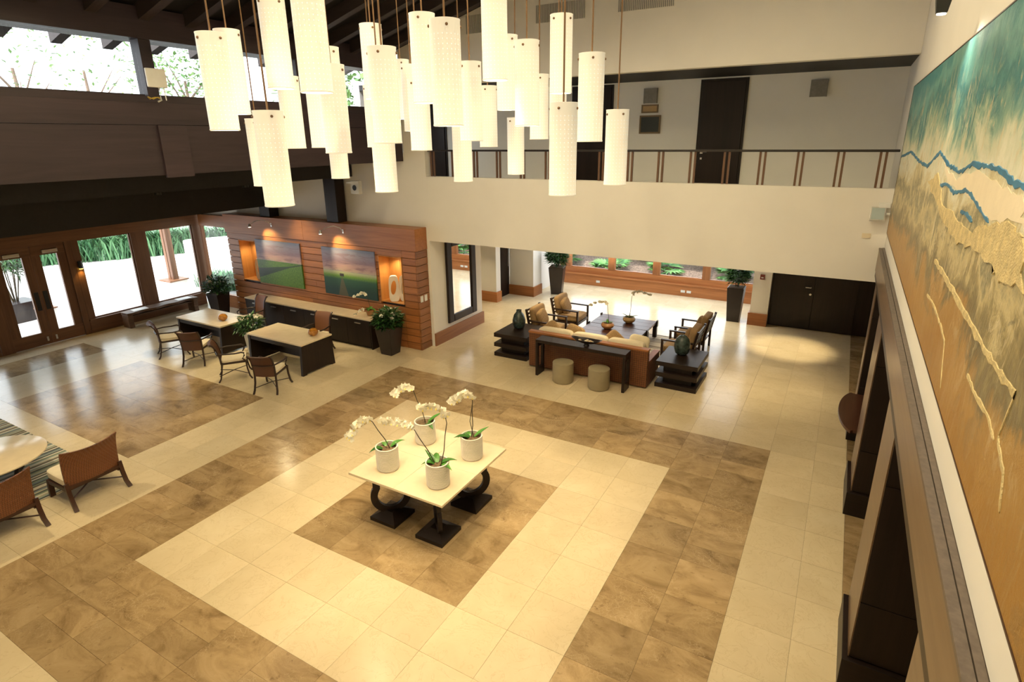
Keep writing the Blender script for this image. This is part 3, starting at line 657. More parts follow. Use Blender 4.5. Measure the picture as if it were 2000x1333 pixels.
# near wall, remaining enclosure
struct('wall_near', 'cream wall behind the camera', 'wall', B(-18.6, .95, -2.4, -2.2, 0, 10.5), 'plaster')
struct('wall_entry_near', 'upper gable wall closing the clerestory side', 'wall', B(-18.6, -16.26, 11.44, 11.6, 2.97, 3.3), 'plaster')

# ------------------------------------------------------------------ wooden panel wall with niches
pw = struct('wall_panel', 'reddish wooden plank wall with two lit niches and landscape prints', 'wall', B(-16.28, -15.83, 11.03, 11.37, 0, 2.58), 'espresso')
for a in ((-15.83, -15.0, 11.03, 11.37, 0, 1.15), (-15.83, -15.0, 11.03, 11.37, 2.40, 2.58), (-15.0, -10.28, 11.03, 11.37, 0, 2.58), (-10.28, -9.45, 11.03, 11.37, 0, 1.15), (-10.28, -9.45, 11.03, 11.37, 2.40, 2.58)): B(*a).build('backing', 'espresso', pw)
random.seed(11)
rows = 14; rh = 2.58 / rows
for r_ in range(rows):
    z0, z1 = r_ * rh + .007, (r_ + 1) * rh - .007
    segs = []
    hole = z1 > 1.17 and z0 < 2.385
    spans = [(-16.3, -15.8), (-15.03, -10.25)] if hole else [(-16.3, -9.455)]
    for a, b in spans:
        if b - a > 2.5:
            c = a + (b - a) * random.uniform(.3, .7); segs += [(a, c - .0015), (c + .0015, b)]
        else: segs.append((a, b))
    for a, b in segs: B(a, b, 10.96, 11.029, z0, z1).build('plank', 'redwood', pw, bevel=.003)
    B(-9.45, -9.03, 10.96, 11.385, z0, z1).build('plank', 'redwood', pw, bevel=.003)
    B(-9.027, -8.98, 10.962, 11.385, z0, z1).build('plank', 'redwood_y', pw, bevel=.003)
for a, b in ((-16.33, -12.9), (-12.897, -8.97)): B(a, b, 10.93, 11.385, 2.583, 3.13).build('cap_board', 'redwood', pw, bevel=.006)
for nx, side in ((-15.415, 'left'), (-9.865, 'right')):
    x0, x1 = nx - .385, nx + .385
    for nm, a in (('niche_back', (x0, x1, 11.34, 11.36, 1.16, 2.39)), ('niche_floor', (x0, x1, 10.965, 11.34, 1.165, 1.185)), ('niche_top', (x0, x1, 10.965, 11.34, 2.375, 2.395)), ('niche_side', (x0, x0 + .02, 10.965, 11.34, 1.186, 2.374)), ('niche_side', (x1 - .02, x1, 10.965, 11.34, 1.186, 2.374))):
        B(*a).build(nm, 'niche', pw)
    B(nx - .01, nx + .01, 11.325, 11.339, 1.19, 2.37).build('niche_batten', 'niche', pw)
    t = thing('niche_lamp', 'small downlight in the top of the %s wall niche' % side, 'lamp', (nx, 11.12, 2.35), 0, 'niche lamps')
    MB().lathe([(.035, .006), (.035, .024)], 14).build('housing', 'chrome', t, smooth=True); MB().lathe([(.028, 0), (.028, .005)], 14).build('lens', 'bulb', t)
    spot('niche_light', t, (0, 0, -.01), 16, 140, .7)
def sculpture(x, y, z, label, s=1.0, rz=0.3):
    t = thing('stone_sculpture', label, 'sculpture', (x, y, z), rz, 'niche sculptures')
    n = 40; out = []; inn = []
    for i in range(n):
        a = 2 * pi * i / n; c, s_ = cos(a), sin(a)
        ox = .13 * math.copysign(abs(c) ** .5, c) * (1.0 - .12 * s_); oz = .34 + .34 * math.copysign(abs(s_) ** .5, s_)
        out.append((ox, oz)); inn.append((-.01 + .068 * c + .02 * s_, .36 + .19 * s_))
    vs = []
    for d, k_ in ((-.055, 1), (.055, 1)):
        vs += [(p[0] * s, d, p[1] * s) for p in out] + [(p[0] * s, d * .6, p[1] * s) for p in inn]
    fs = []
    for i in range(n):
        j = (i + 1) % n
        fs += [(i, j, n + j, n + i), (2 * n + i, 3 * n + i, 3 * n + j, 2 * n + j), (i, 2 * n + i, 2 * n + j, j), (n + i, n + j, 3 * n + j, 3 * n + i)]
    MB().add(vs, fs).build('carved_ring', 'ceramic', t, smooth=True); return t
sculpture(-15.22, 11.15, 1.186, 'white stone sculpture with an oval hole in the left niche', .95, .8)
sculpture(-9.90, 11.09, 1.186, 'white stone sculpture with an oval hole, front one in the right niche', 1.0, .75)
sculpture(-9.67, 11.24, 1.186, 'white stone sculpture standing further back in the right niche', 1.0, .1)
def print_pic(x0, x1, label, mat):
    t = thing('landscape_print', label, 'picture', ((x0 + x1) / 2, 10.959, 1.17), 0, 'landscape prints'); w = (x1 - x0) / 2
    B(-w, w, -.045, -.006, 0, 1.30).build('print_face', mat, t); B(-w + .01, w - .01, -.005, 0, .01, 1.29).build('back_board', 'blackmetal', t); return t
print_pic(-14.97, -13.09, 'landscape print of a green field crossed by a dark ditch', 'land1')
print_pic(-12.23, -10.33, 'landscape print of a path through a dark green field', 'land2')
for i, x in enumerate((-14.15, -11.35)):
    t = thing('picture_light', ['gooseneck picture light above the green field print', 'gooseneck picture light above the field path print'][i], 'lamp', (x, 10.929, 2.93), 0, 'picture lights')
    B(-.02, .02, -.012, 0, -.05, .05).build('wall_plate', 'chrome', t)
    MB().tube([(0, -.012, .0), (-.02, -.08, .10), (-.12, -.2, .16), (-.28, -.33, .12), (-.38, -.42, .02)], .009, 8).build('gooseneck', 'chrome', t, smooth=True)
    MB().lathe([(.018, .05), (.04, -.02), (.042, -.04)], 14, (-.385, -.425, .01)).build('lamp_head', 'chrome', t, smooth=True)
    MB().lathe([(.034, -.046), (.034, -.041)], 14, (-.385, -.425, .01)).build('bulb', 'bulb', t)
    spot('picture_spot', t, (-.385, -.425, -.04), 60, 80, .8, (-.1, -.02, -.50), (1, .76, .34))
for i, (x, y) in enumerate(((-8.979, 11.06), (-8.979, 11.22))):
    tag(B(x, x + .012, y - .05, y + .05, 1.28, 1.44).build('switch_plate', 'white'), ['white switch plate nearer the plank corner', 'white switch plate nearer the mirror wall'][i], 'switch', 'panel switches')

# ------------------------------------------------------------------ lounge walls below the balcony
wm = struct('wall_mirror', 'cream wall with the tall dark framed mirror', 'wall', B(-9.2, -8.9, YB + .201, 13.72, 0, 2.785), 'plaster')
B(-9.2, -8.9, YB + .001, YB + .2, 0, 2.785)
struct('baseboard_mirror', 'wide reddish baseboard under the mirror', 'baseboard', MB().box(-8.899, -8.86, 11.40, 13.76, 0, .345).box(-9.2, -8.899, 13.721, 13.76, 0, .345), 'redwood_y')
wp = struct('wall_alcove', 'cream wall left of the alcove door', 'wall', B(-11.2, -9.68, 15.82, 16.1, 0, 2.785), 'plaster')
struct('baseboard_alcove', 'reddish baseboard left of the alcove door', 'baseboard', MB().box(-11.2, -9.64, 15.78, 15.819, 0, .345).box(-9.679, -9.64, 15.82, 16.1, 0, .345), 'redwood')
wq = struct('wall_lounge_left', 'cream wall right of the alcove door', 'wall', B(-9.85, -8.92, 17.0, 17.6, 0, 2.785), 'plaster')
struct('baseboard_lounge', 'reddish baseboard right of the alcove door', 'baseboard', MB().box(-9.85, -8.88, 16.96, 16.999, 0, .345).box(-8.919, -8.88, 17.0, 17.6, 0, .345), 'redwood')
d = struct('door_6', 'narrow dark door in the alcove beside the mirror wall', 'door', B(-9.93, -9.86, 16.101, 16.999, 0, 2.785), 'espresso_z')
B(-9.859, -9.845, 16.90, 16.94, 1.0, 1.9).build('pull_handle', 'chrome', d)
struct('wall_corridor', 'plaster wall closing the corridor behind the mirror', 'wall', B(-11.4, -11.2, YB + .2, 19.6, 0, 2.785), 'plaster')
struct('wall_window_side', 'bright plaster wall beside the garden window', 'wall', B(-9.3, -9.1, 17.6, 19.4, 0, 2.785), 'plaster')
struct('ceiling_lounge', 'plaster ceiling above the lounge', 'ceiling', B(-11.4, 1.75, 13.651, 16.5, 2.79, 3.19), 'plaster')
lc = bpy.data.objects['ceiling_lounge']
for a in ((-11.4, -8.9, 16.501, 19.8), (-2.0, 1.75, 16.501, 19.8), (-8.899, -2.001, 19.3, 19.8)): B(*a, 2.79, 3.19).build('ceiling_strip', 'plaster', lc)
B(-11.4, 1.75, 13.46, 13.65, 2.79, 3.19).build('ceiling_strip', 'plaster', lc)
sk = struct('window_15', 'glazed roof light over the garden side of the lounge', 'window', B(-8.899, -2.001, 17.86, 17.94, 3.05, 3.15), 'redwood')
B(-8.899, -2.001, 16.501, 17.859, 3.09, 3.1).build('pane', 'glass', sk); B(-8.899, -2.001, 17.941, 19.299, 3.09, 3.1).build('pane', 'glass', sk)
for i, (x, y) in enumerate(((-10.3, 15.781), (-9.9, 15.781))): pass
# far garden window wall
YF = 19.4
wf = struct('wall_far', 'garden window wall framed in orange red wood', 'wall', B(-9.1, .8, YF, YF + .25, 0, .36), 'redwood')
B(-9.1, .8, YF - .02, YF + .26, .361, .395).build('sill_board', 'redwood', wf); B(-9.1, .8, YF + .16, YF + .28, .396, .60).build('bottom_rail', 'redwood', wf)
B(-9.1, .8, YF + .16, YF + .28, 2.45, 2.785).build('top_rail', 'redwood', wf)
xsw = [-8.98, -7.06, -5.42, -3.73, -2.1]
for i, x in enumerate(xsw): B(x - .13 if i else x - .12, x + .12 if i else x + .32, YF + .15, YF + .29, .601, 2.449).build('mullion', 'redwood_z', wf)
for i in range(4):
    w = struct('window_%d' % (11 + i), 'garden window pane, ' + ['leftmost, behind the dark planter', 'second from left, with palm leaves', 'third from left, with a small tree', 'rightmost, next to the planter by the pillar'][i], 'window', B(xsw[i] + .12, xsw[i + 1] - .13, YF + .19, YF + .25, .601, .625), 'redwood')
    B(xsw[i] + (.32 if i == 0 else .12), xsw[i + 1] - .13, YF + .21, YF + .215, .626, 2.449).build('pane', 'glass', w)
for i, x in enumerate((-7.5, -4.42, -4.22)): tag(B(x - .07, x + .07, YF - .012, YF - .001, .13, .21).build('outlet_plate', 'white'), ['single white outlet plate below the garden window', 'left of the paired white outlets below the garden window', 'right of the paired white outlets below the garden window'][i], 'outlet', 'garden wall outlets')
# right pillar and dark double doors
struct('wall_pillar', 'cream pillar left of the dark double doors', 'wall', B(-1.97, -1.5, 17.15, 19.4, 0, 2.785), 'plaster')
struct('baseboard_pillar', 'reddish baseboard around the pillar', 'baseboard', MB().box(-2.01, -1.49, 17.11, 17.149, 0, .36).box(-2.01, -1.971, 17.15, 19.38, 0, .36), 'redwood')
dd = struct('door_7', 'wide dark wooden double doors at the end of the lobby', 'door', B(-1.499, 1.54, 17.4, 17.6, 0, 2.785), 'espresso_z')
for a, b in ((-1.44, -.42), (-.41, .61)): B(a, b, 17.35, 17.399, .015, 2.3).build('door_leaf', 'espresso_z', dd, bevel=.004)
MB().tube([(-.5, 17.349, 1.22), (-.5, 17.29, 1.22), (-.64, 17.29, 1.22)], .014).build('handle', 'chrome', dd, smooth=True); MB().lathe([(.03, 0), (.03, .01)], 12).build('lock', 'chrome', dd, loc=(-.5, 17.345, 1.02)).rotation_euler = (pi / 2, 0, 0)
t = thing('fire_alarm', 'small red fire alarm box on the pillar', 'alarm', (-1.74, 17.149, 1.36)); B(-.06, .06, -.045, 0, 0, .14).build('box', 'red', t, bevel=.006); B(-.03, .03, -.052, -.046, .04, .07).build('pull_bar', 'white', t)
# mirror
t = thing('wall_mirror', 'tall mirror in a wide black frame on the cream wall', 'mirror', (-8.899, 12.68, .46))
for nm, a in (('frame_bar', (0, .07, -.68, -.45, 0, 2.25)), ('frame_bar', (0, .07, .45, .68, 0, 2.25)), ('frame_bar', (0, .07, -.449, .449, 0, .2)), ('frame_bar', (0, .07, -.449, .449, 2.05, 2.25))): B(*a).build(nm, 'espresso_z', t, bevel=.02)
B(.005, .03, -.449, .449, .201, 2.049).build('mirror_glass', 'mirror', t)
# painting relief
ribbon([(11.0, 4.87), (9.27, 4.98), (7.95, 4.91), (7.05, 4.9), (6.28, 5.05), (5.55, 4.97), (4.98, 4.95), (4.57, 5.02), (4.06, 5.03), (3.75, 5.03), (3.45, 4.99), (3.22, 4.99), (2.8, 4.97), (2.3, 5.0)], .03, 'blue_line', 'blue')
ribbon([(5.82, 4.8), (5.46, 4.84), (5.05, 4.81), (4.61, 4.86), (4.33, 4.85), (4.05, 4.81), (3.72, 4.77)], .024, 'blue_line', 'blue')
ribbon([(4.6, 4.73), (4.38, 4.74), (4.15, 4.72)], .024, 'blue_line', 'blue')
def patch(poly, name, mat, t):
    # ragged paint patch: the outline is subdivided and jittered
    out = []
    for i in range(len(poly)):
        a, b = poly[i], poly[(i + 1) % len(poly)]
        for s in range(5):
            f = s / 5; out.append((a[0] + (b[0] - a[0]) * f + random.uniform(-.05, .05), a[1] + (b[1] - a[1]) * f + random.uniform(-.02, .02)))
    MB().prism(out, PX - t, PX - .0004, 'X').build(name, mat, pt)
patch([(5.9, 4.97), (5.09, 4.90), (4.54, 4.98), (4.03, 4.99), (3.53, 4.95), (3.19, 4.95), (3.04, 4.83), (3.27, 4.83), (3.67, 4.77), (4.5, 4.85), (5.46, 4.84)], 'cream_wash', 'cream', .002)
patch([(6.72, 4.79), (6.11, 4.87), (5.44, 4.7), (4.6, 4.67), (4.09, 4.68), (3.6, 4.77), (3.25, 4.82), (3.01, 4.8), (2.83, 4.63), (3.2, 4.57), (3.41, 4.61), (3.92, 4.61), (4.5, 4.54), (5.03, 4.58), (6.13, 4.7)], 'gold_impasto', 'impasto', .006)
ribbon([(5.25, 4.3), (4.28, 4.29), (3.33, 4.27), (2.87, 4.27), (2.58, 4.29), (2.64, 4.08), (2.47, 4.02), (2.39, 3.9)], .035, 'impasto_ridge', 'impasto')
ribbon([(5.26, 4.03), (4.9, 4.05), (4.64, 4.04), (4.4, 4.03), (4.15, 4.0), (4.05, 3.89), (3.94, 3.77)], .02, 'impasto_ridge', 'impasto')
ribbon([(3.37, 4.07), (3.14, 4.06), (2.83, 4.08), (2.68, 4.05)], .022, 'impasto_ridge', 'impasto')

# ------------------------------------------------------------------ central table with four orchids
tb = thing('centre_table', 'square cream stone table on four curved black pedestals in the lobby centre', 'table', (CX, CY, 0))
for sx in (-1, 1):
    for sy in (-1, 1):
        B(min(sx * .001, sx * .8), max(sx * .001, sx * .8), min(sy * .001, sy * .8), max(sy * .001, sy * .8), .785, .82).build('top_slab', 'stone_top', tb, bevel=.004)
B(-.74, .74, -.74, .74, .755, .784).build('sub_top', 'espresso', tb)
for sx in (-1, 1):
    for sy in (-1, 1):
        px, py = sx * .41, sy * .415
        p = MB().frustum(.45, .45, 0, .055).frustum(.45, .16, .0555, .13).build('pedestal_base', 'espresso', tb, loc=(px, py, 0))
        ang = atan2(sy, sx); R_ = .235; cz = .37
        pts = []
        for i in range(25):
            a = radians(-215 + 250 * i / 24); pts.append((R_ * cos(a) * cos(ang), R_ * cos(a) * sin(ang), cz + R_ * sin(a)))
        tops = [(pts[0][0] * 1.0, pts[0][1] * 1.0, .754)]; tope = [(pts[-1][0], pts[-1][1], .754)]
        MB().bar(tops + pts + tope, .10, .055, up=(-sin(ang), cos(ang), 0)).build('curved_leg', 'espresso', p)
random.seed(5)
# orchid parts
def petal_flower():
    mb = MB()
    for i, (a, l, w) in enumerate(((90, .042, .034), (210, .04, .03), (330, .04, .03), (12, .045, .05), (168, .045, .05))):
        a = radians(a); d = Vector((cos(a), 0, sin(a))); s = Vector((-sin(a), 0, cos(a)))
        pts = [Vector((0, 0, 0)), d * l * .5 + s * w / 2 + Vector((0, -.006, 0)), d * l + Vector((0, .004, 0)), d * l * .5 - s * w / 2 + Vector((0, -.006, 0))]
        mb.add(pts + [p + Vector((0, .002, 0)) for p in pts], [(0, 1, 2, 3), (7, 6, 5, 4), (0, 4, 5, 1), (1, 5, 6, 2), (2, 6, 7, 3), (3, 7, 4, 0)])
    mb.cur = 1
    mb.add([(0, -.002, -.002), (.008, -.012, -.012), (0, -.02, -.02), (-.008, -.012, -.012)], [(0, 1, 2, 3)])
    me = bpy.data.meshes.new('flower'); me.from_pydata(mb.v, [], mb.f); me.materials.append(M['petal']); me.materials.append(M['throat'])
    me.polygons.foreach_set('material_index', mb.mi); return me
FLOWER = petal_flower()
def leaf_mesh(l, w, droop):
    n = 6; vs = []; fs = []
    for i in range(n + 1):
        f = i / n; ww = w * sin(pi * (0.08 + .92 * f) ** .8) * .5 if i < n else .001
        y = l * f * (1 - .15 * droop * f); z = l * (.35 * f - droop * f * f)
        vs += [(-ww, y, z + ww * .35), (0, y, z), (ww, y, z + ww * .35)]
    for i in range(n): fs += [(3 * i, 3 * i + 1, 3 * i + 4, 3 * i + 3), (3 * i + 1, 3 * i + 2, 3 * i + 5, 3 * i + 4)]
    m = len(vs); vs += [(x, y, z - .003) for x, y, z in vs]; fs += [tuple(i + m for i in f[::-1]) for f in fs]
    me = bpy.data.meshes.new('leaf'); me.from_pydata(vs, [], fs); me.materials.append(M['leaf']); me.polygons.foreach_set('use_smooth', [True] * len(fs)); return me
LEAF = [leaf_mesh(.24, .085, .45), leaf_mesh(.20, .09, .7), leaf_mesh(.26, .07, .15)]
def spray(t, base, mid, ctrl, tip, n=9, fs=1.0, face=0.0):
    """flower stem: base -> mid, then arching over ctrl to tip with a cascade of blooms"""
    b, m_, c, e = map(Vector, (base, mid, ctrl, tip))
    pts = [b, b.lerp(m_, .35) + Vector((.012, .008, 0)), b.lerp(m_, .7), m_]
    arc = [(m_ * (1 - f) ** 2 + c * 2 * f * (1 - f) + e * f * f) for f in [i / 12 for i in range(1, 13)]]
    MB().tube(pts + arc, [.006] * 4 + [.005] * 6 + [.003] * 6, 6).build('flower_stem', 'stem', t, smooth=True)
    for i in range(n):
        f = .18 + .82 * i / max(1, n - 1)
        p = m_ * (1 - f) ** 2 + c * 2 * f * (1 - f) + e * f * f
        for s in (-1, 1):
            link_mesh('flower', FLOWER, t, p + Vector((random.uniform(-.02, .02) + .02 * s, random.uniform(-.02, .02) - .012 * s, random.uniform(-.025, .012))), (random.uniform(-.6, .5), random.uniform(-.4, .4), face + random.uniform(-.7, .7)), (fs * random.uniform(.85, 1.1),) * 3)
def pot_prof(r, h):
    pr = [(r * .93, 0), (r * .97, .012)]
    n = 17
    for i in range(n):
        z = .02 + (h - .035) * i / n; dz = (h - .035) / n
        pr += [(r * .945, z + dz * .04), (r * 1.0, z + dz * .2), (r * 1.012, z + dz * .5), (r * 1.0, z + dz * .8), (r * .945, z + dz * .96)]
    return pr + [(r * 1.02, h - .01), (r * 1.01, h), (r * .9, h), (r * .9, h - .05)]
pots = [(-5.06, 5.27, 'leaning far to the left'), (-5.06, 6.12, 'tallest bloom, at the back of the table'), (-4.19, 6.08, 'single high bloom at the right side'), (-4.20, 5.28, 'two crossing flower stems at the front')]
PH = .345
for i, (x, y, s) in enumerate(pots):
    t = thing('potted_orchid', 'white orchid in ribbed white pot, ' + s, 'orchid', (x, y, .8205), 0, 'orchids on the centre table')
    MB().lathe(pot_prof(.155, PH), 36).build('pot', 'ceramic', t, smooth=False)
    MB().lathe([(.01, PH - .03), (.139, PH - .045)], 20, closed=False).build('moss', 'soil', t)
    lv = {0: [(.06, -.4, 0), (.07, .9, 1), (.05, 2.4, 1)], 1: [(.05, -.6, 2), (.04, -1.9, 1)], 2: [(.02, 1.9, 1), (.03, 2.3, 0), (.04, -.6, 2), (.03, 1.2, 1)], 3: [(.03, 2.0, 1), (.02, .7, 0), (.04, -.9, 0), (.05, -1.6, 1), (.03, 1.3, 2)]}[i]
    for rr, az, k_ in lv: link_mesh('leaf', LEAF[k_], t, (rr * -sin(az), rr * cos(az), PH - .04), (.25, 0, az))
    z = PH - .04
    if i == 0: spray(t, (.04, .02, z), (-.16, -.06, .70), (-.30, -.13, .84), (-.46, -.22, .46), 8, 1.5, .5)
    if i == 1:
        spray(t, (.02, 0, z), (-.13, -.05, .82), (-.22, -.08, .98), (-.38, -.18, .78), 8, 1.5, .5)
    if i == 2: spray(t, (0, 0, z), (.02, .03, .88), (-.06, .02, 1.10), (-.25, -.08, .84), 8, 1.5, .5); MB().tube([(.03, .02, z), (-.03, .02, .55), (.02, .03, .86)], .005, 6).build('support_stick', 'stem', t)
    if i == 3:
        spray(t, (.06, 0, z), (.13, .08, .90), (.02, .16, 1.17), (-.17, -.05, 1.10), 7, 1.5, .5)
        spray(t, (-.04, 0, z), (-.26, -.12, .82), (-.36, -.17, .94), (-.60, -.30, .92), 8, 1.5, .5)

# ------------------------------------------------------------------ arm chairs at the desks
def side_chair(label, loc, rz, back='rattan_fine', top=.90, grp='armchairs at the reception desks'):
    t = thing('desk_armchair', label, 'chair', (loc[0], loc[1], 0), rz, grp)
    for sx in (-1, 1):
        MB().bar([(sx * .23, -.25, .44), (sx * .235, -.27, .25), (sx * .25, -.31, .08), (sx * .26, -.36, 0)], .032, .032, up=(1, 0, 0)).build('leg', 'chairwood', t, smooth=True)
        MB().bar([(sx * .255, .25, .44), (sx * .26, .26, .25), (sx * .275, .29, .08), (sx * .29, .335, 0)], .032, .032, up=(1, 0, 0)).build('leg', 'chairwood', t, smooth=True)
        MB().tube([(sx * .235, -.285, .66), (sx * .29, -.14, .665), (sx * .305, .05, .655), (sx * .30, .18, .665), (sx * .285, .235, .64), (sx * .265, .235, .57), (sx * .255, .19, .50), (sx * .25, .235, .455)], [.017, .018, .019, .02, .019, .017, .016, .016], 8).build('arm', 'chairwood', t, smooth=True)
        MB().bar([(sx * .23, -.255, .44), (sx * .235, -.27, .62), (sx * .238, -.32, top - .12), (sx * .24, -.385, top - .015), (sx * .24, -.43, top)], .03, .03, up=(1, 0, 0)).build('back_post', 'chairwood', t, smooth=True)
    MB().prism([(-.25, -.27), (.25, -.27), (.275, .275), (-.275, .275)], .405, .445, 'Z').build('seat_frame', 'chairwood', t, bevel=.006)
    MB().pillow((0, .01, .478), (.50, .52, .075), .3, .22).build('cushion', 'cream', t, smooth=True)
    pr = [(-.262, .39), (-.268, .50), (-.285, .62), (-.32, top - .14), (-.37, top - .04), (-.41, top), (-.445, top - .005)]
    mb = MB(); n = 8
    for d in (0, -.014):
        pass
    vs = []
    for y, z in pr:
        for i in range(n + 1):
            u = -1 + 2 * i / n; vs.append((u * .222, y - .03 * (1 - u * u) + .012, z))
    m_ = len(vs); vs += [(x, y - .016, z) for x, y, z in vs]
    fs = []
    for r_ in range(len(pr) - 1):
        for i in range(n):
            a = r_ * (n + 1) + i; q = (a, a + 1, a + n + 2, a + n + 1); fs += [q, tuple(v + m_ for v in q[::-1])]
    for i in range(n): fs += [(i, i + m_, i + 1 + m_, i + 1)]; a = (len(pr) - 1) * (n + 1) + i; fs += [(a, a + 1, a + 1 + m_, a + m_)]
    MB().add(vs, fs).build('woven_back', back, t, smooth=True)
    MB().tube([(-.255, -.325, .13), (.0, -.0, .16), (.272, .28, .13)], .009, 6).build('cross_stretcher', 'chairwood', t, smooth=True)
    MB().tube([(.255, -.325, .15), (.0, -.0, .18), (-.272, .28, .15)], .009, 6).build('cross_stretcher', 'chairwood', t, smooth=True)
    MB().tube([(-.24, -.31, .655), (0, -.345, .655), (.24, -.31, .655)], .014, 8).build('back_rail', 'chairwood', t, smooth=True)
    return t
side_chair('dark woven armchair at the far left beside the left desk', (-14.53, 7.78), radians(-27))
side_chair('dark woven armchair with its back turned in front of the left desk', (-13.42, 7.76), radians(34))
side_chair('dark woven armchair seen from the side left of the right desk', (-11.76, 7.58), radians(-36))
side_chair('dark woven armchair nearest the camera in front of the right desk', (-10.44, 7.53), radians(26))
side_chair('rust woven armchair behind the left desk by the long credenza', (-14.15, 9.85), radians(172), 'rattan_rust', 1.02)
side_chair('rust woven armchair behind the right desk by the long credenza', (-11.32, 9.62), radians(190), 'rattan_rust', .97)

# ------------------------------------------------------------------ desks, credenza, amber bowls
def desk(label, x0, x1, y0, y1):
    t = thing('reception_desk', label, 'desk', ((x0 + x1) / 2, (y0 + y1) / 2, 0), 0, 'reception desks'); w, d = (x1 - x0) / 2, (y1 - y0) / 2
    B(-w, w, -d, d, .73, .768).build('stone_top', 'stone_top', t, bevel=.004)
    B(-w + .03, w - .03, -d + .03, d - .03, .62, .729).build('apron', 'espresso', t)
    for s in (-1, 1):
        xa, xb = sorted((s * (w - .02), s * (w - .09)))
        MB().prism([(-d + .02, .729), (-d - .03, 0), (-d + .08, 0), (-d + .10, .04), (d - .10, .04), (d - .08, 0), (d + .03, 0), (d - .02, .729)], xa, xb, 'X').build('side_panel', 'espresso_z', t)
    B(-w + .09, w - .09, .12, .16, .15, .62).build('modesty_panel', 'espresso', t)
    return t
desk('cream topped black desk nearer the entrance windows', -15.12, -13.26, 8.32, 9.25)
desk('cream topped black desk nearer the tall mirror', -12.24, -10.33, 8.32, 9.25)
for i, (x, y) in enumerate(((-13.67, 8.70), (-10.62, 8.95))):
    t = thing('amber_bowl', ['round amber glass bowl on the desk by the windows', 'round amber glass bowl on the desk nearer the mirror'][i], 'bowl', (x, y, .7685), 0, 'amber bowls')
    prof = [(.04, 0)] + [(.115 * cos(a) if True else 0, .092 + .095 * sin(a)) for a in [radians(q) for q in range(-70, 71, 10)]] + [(.03, .180), (.03, .172)]
    MB().lathe(prof, 28).build('glass_body', 'amber', t, smooth=True)
    for z in (.05, .085, .12): MB().lathe([(.1165 * sqrt(max(0, 1 - ((z - .092) / .095) ** 2)), z - .004), (.1195 * sqrt(max(0, 1 - ((z - .092) / .095) ** 2)), z), (.1165 * sqrt(max(0, 1 - ((z - .092) / .095) ** 2)), z + .004)], 28, closed=False).build('ridge_band', 'bowl_rust', t, smooth=True)
t = thing('credenza', 'long black credenza with cream stone top under the landscape prints', 'cabinet', (-12.63, 10.66, 0))
B(-2.48, 2.48, -.27, .27, .775, .81).build('stone_top', 'stone_top', t, bevel=.004)
B(-2.44, 2.44, -.24, .265, .06, .774).build('body', 'espresso', t); B(-2.4, 2.4, -.19, .25, 0, .059).build('plinth', 'espresso', t)
B(2.441, 2.47, -.255, .265, 0, .774).build('end_panel', 'espresso_z', t); B(-2.47, -2.441, -.255, .265, 0, .774).build('end_panel', 'espresso_z', t)
for i in range(6):
    x = -2.43 + i * .81
    dr = B(x + .004, x + .806, -.26, -.241, .07, .765).build('cabinet_door', 'espresso_z', t, bevel=.003)
    B(x + .30, x + .51, -.285, -.2605, .665, .69).build('pull_handle', 'chrome', dr)
# orchid on the credenza
t = thing('credenza_orchid', 'white orchid in a small rust pot at the right end of the credenza', 'orchid', (-10.45, 10.72, .8105))
MB().lathe([(.07, 0), (.10, .10), (.11, .17), (.098, .17), (.09, .15)], 24).build('pot', 'bowl_rust', t, smooth=True)
for az, k_ in ((.4, 0), (2.0, 1), (-1.4, 1), (-2.6, 0)): link_mesh('leaf', LEAF[k_], t, (0, 0, .16), (.2, 0, az))
spray(t, (0, 0, .15), (-.02, -.02, .50), (-.10, -.06, .72), (-.38, -.16, .50), 5, 1.2, .4)
spray(t, (.02, -.05, .15), (.0, -.2, .22), (-.06, -.28, .25), (-.2, -.33, .10), 3, 1.2, .4)

# ------------------------------------------------------------------ planters
def leafy(n, rx, rz, z0, seed, ls=.16, lw=.06, up=.4, shape='ball'):
    rn = random.Random(seed); mb = MB()
    for i in range(n):
        while True:
            p = Vector((rn.uniform(-1, 1), rn.uniform(-1, 1), rn.uniform(-.6, 1)))
            if .25 < p.length < 1: break
        c = Vector((p.x * rx, p.y * rx, z0 + p.z * rz))
        d = Vector((p.x + rn.uniform(-.6, .6), p.y + rn.uniform(-.6, .6), up * rn.uniform(-.8, 1.4))).normalized()
        s = d.cross(Vector((rn.uniform(-.3, .3), rn.uniform(-.3, .3), 1))).normalized(); u_ = s.cross(d)
        l = ls * rn.uniform(.7, 1.25); w = lw * rn.uniform(.8, 1.2)
        mb.add([c, c + d * l * .45 + s * w / 2 + u_ * .012, c + d * l - u_ * .02, c + d * l * .45 - s * w / 2 + u_ * .012, c + d * l * .5], [(0, 1, 4), (1, 2, 4), (2, 3, 4), (3, 0, 4)])
    return mb
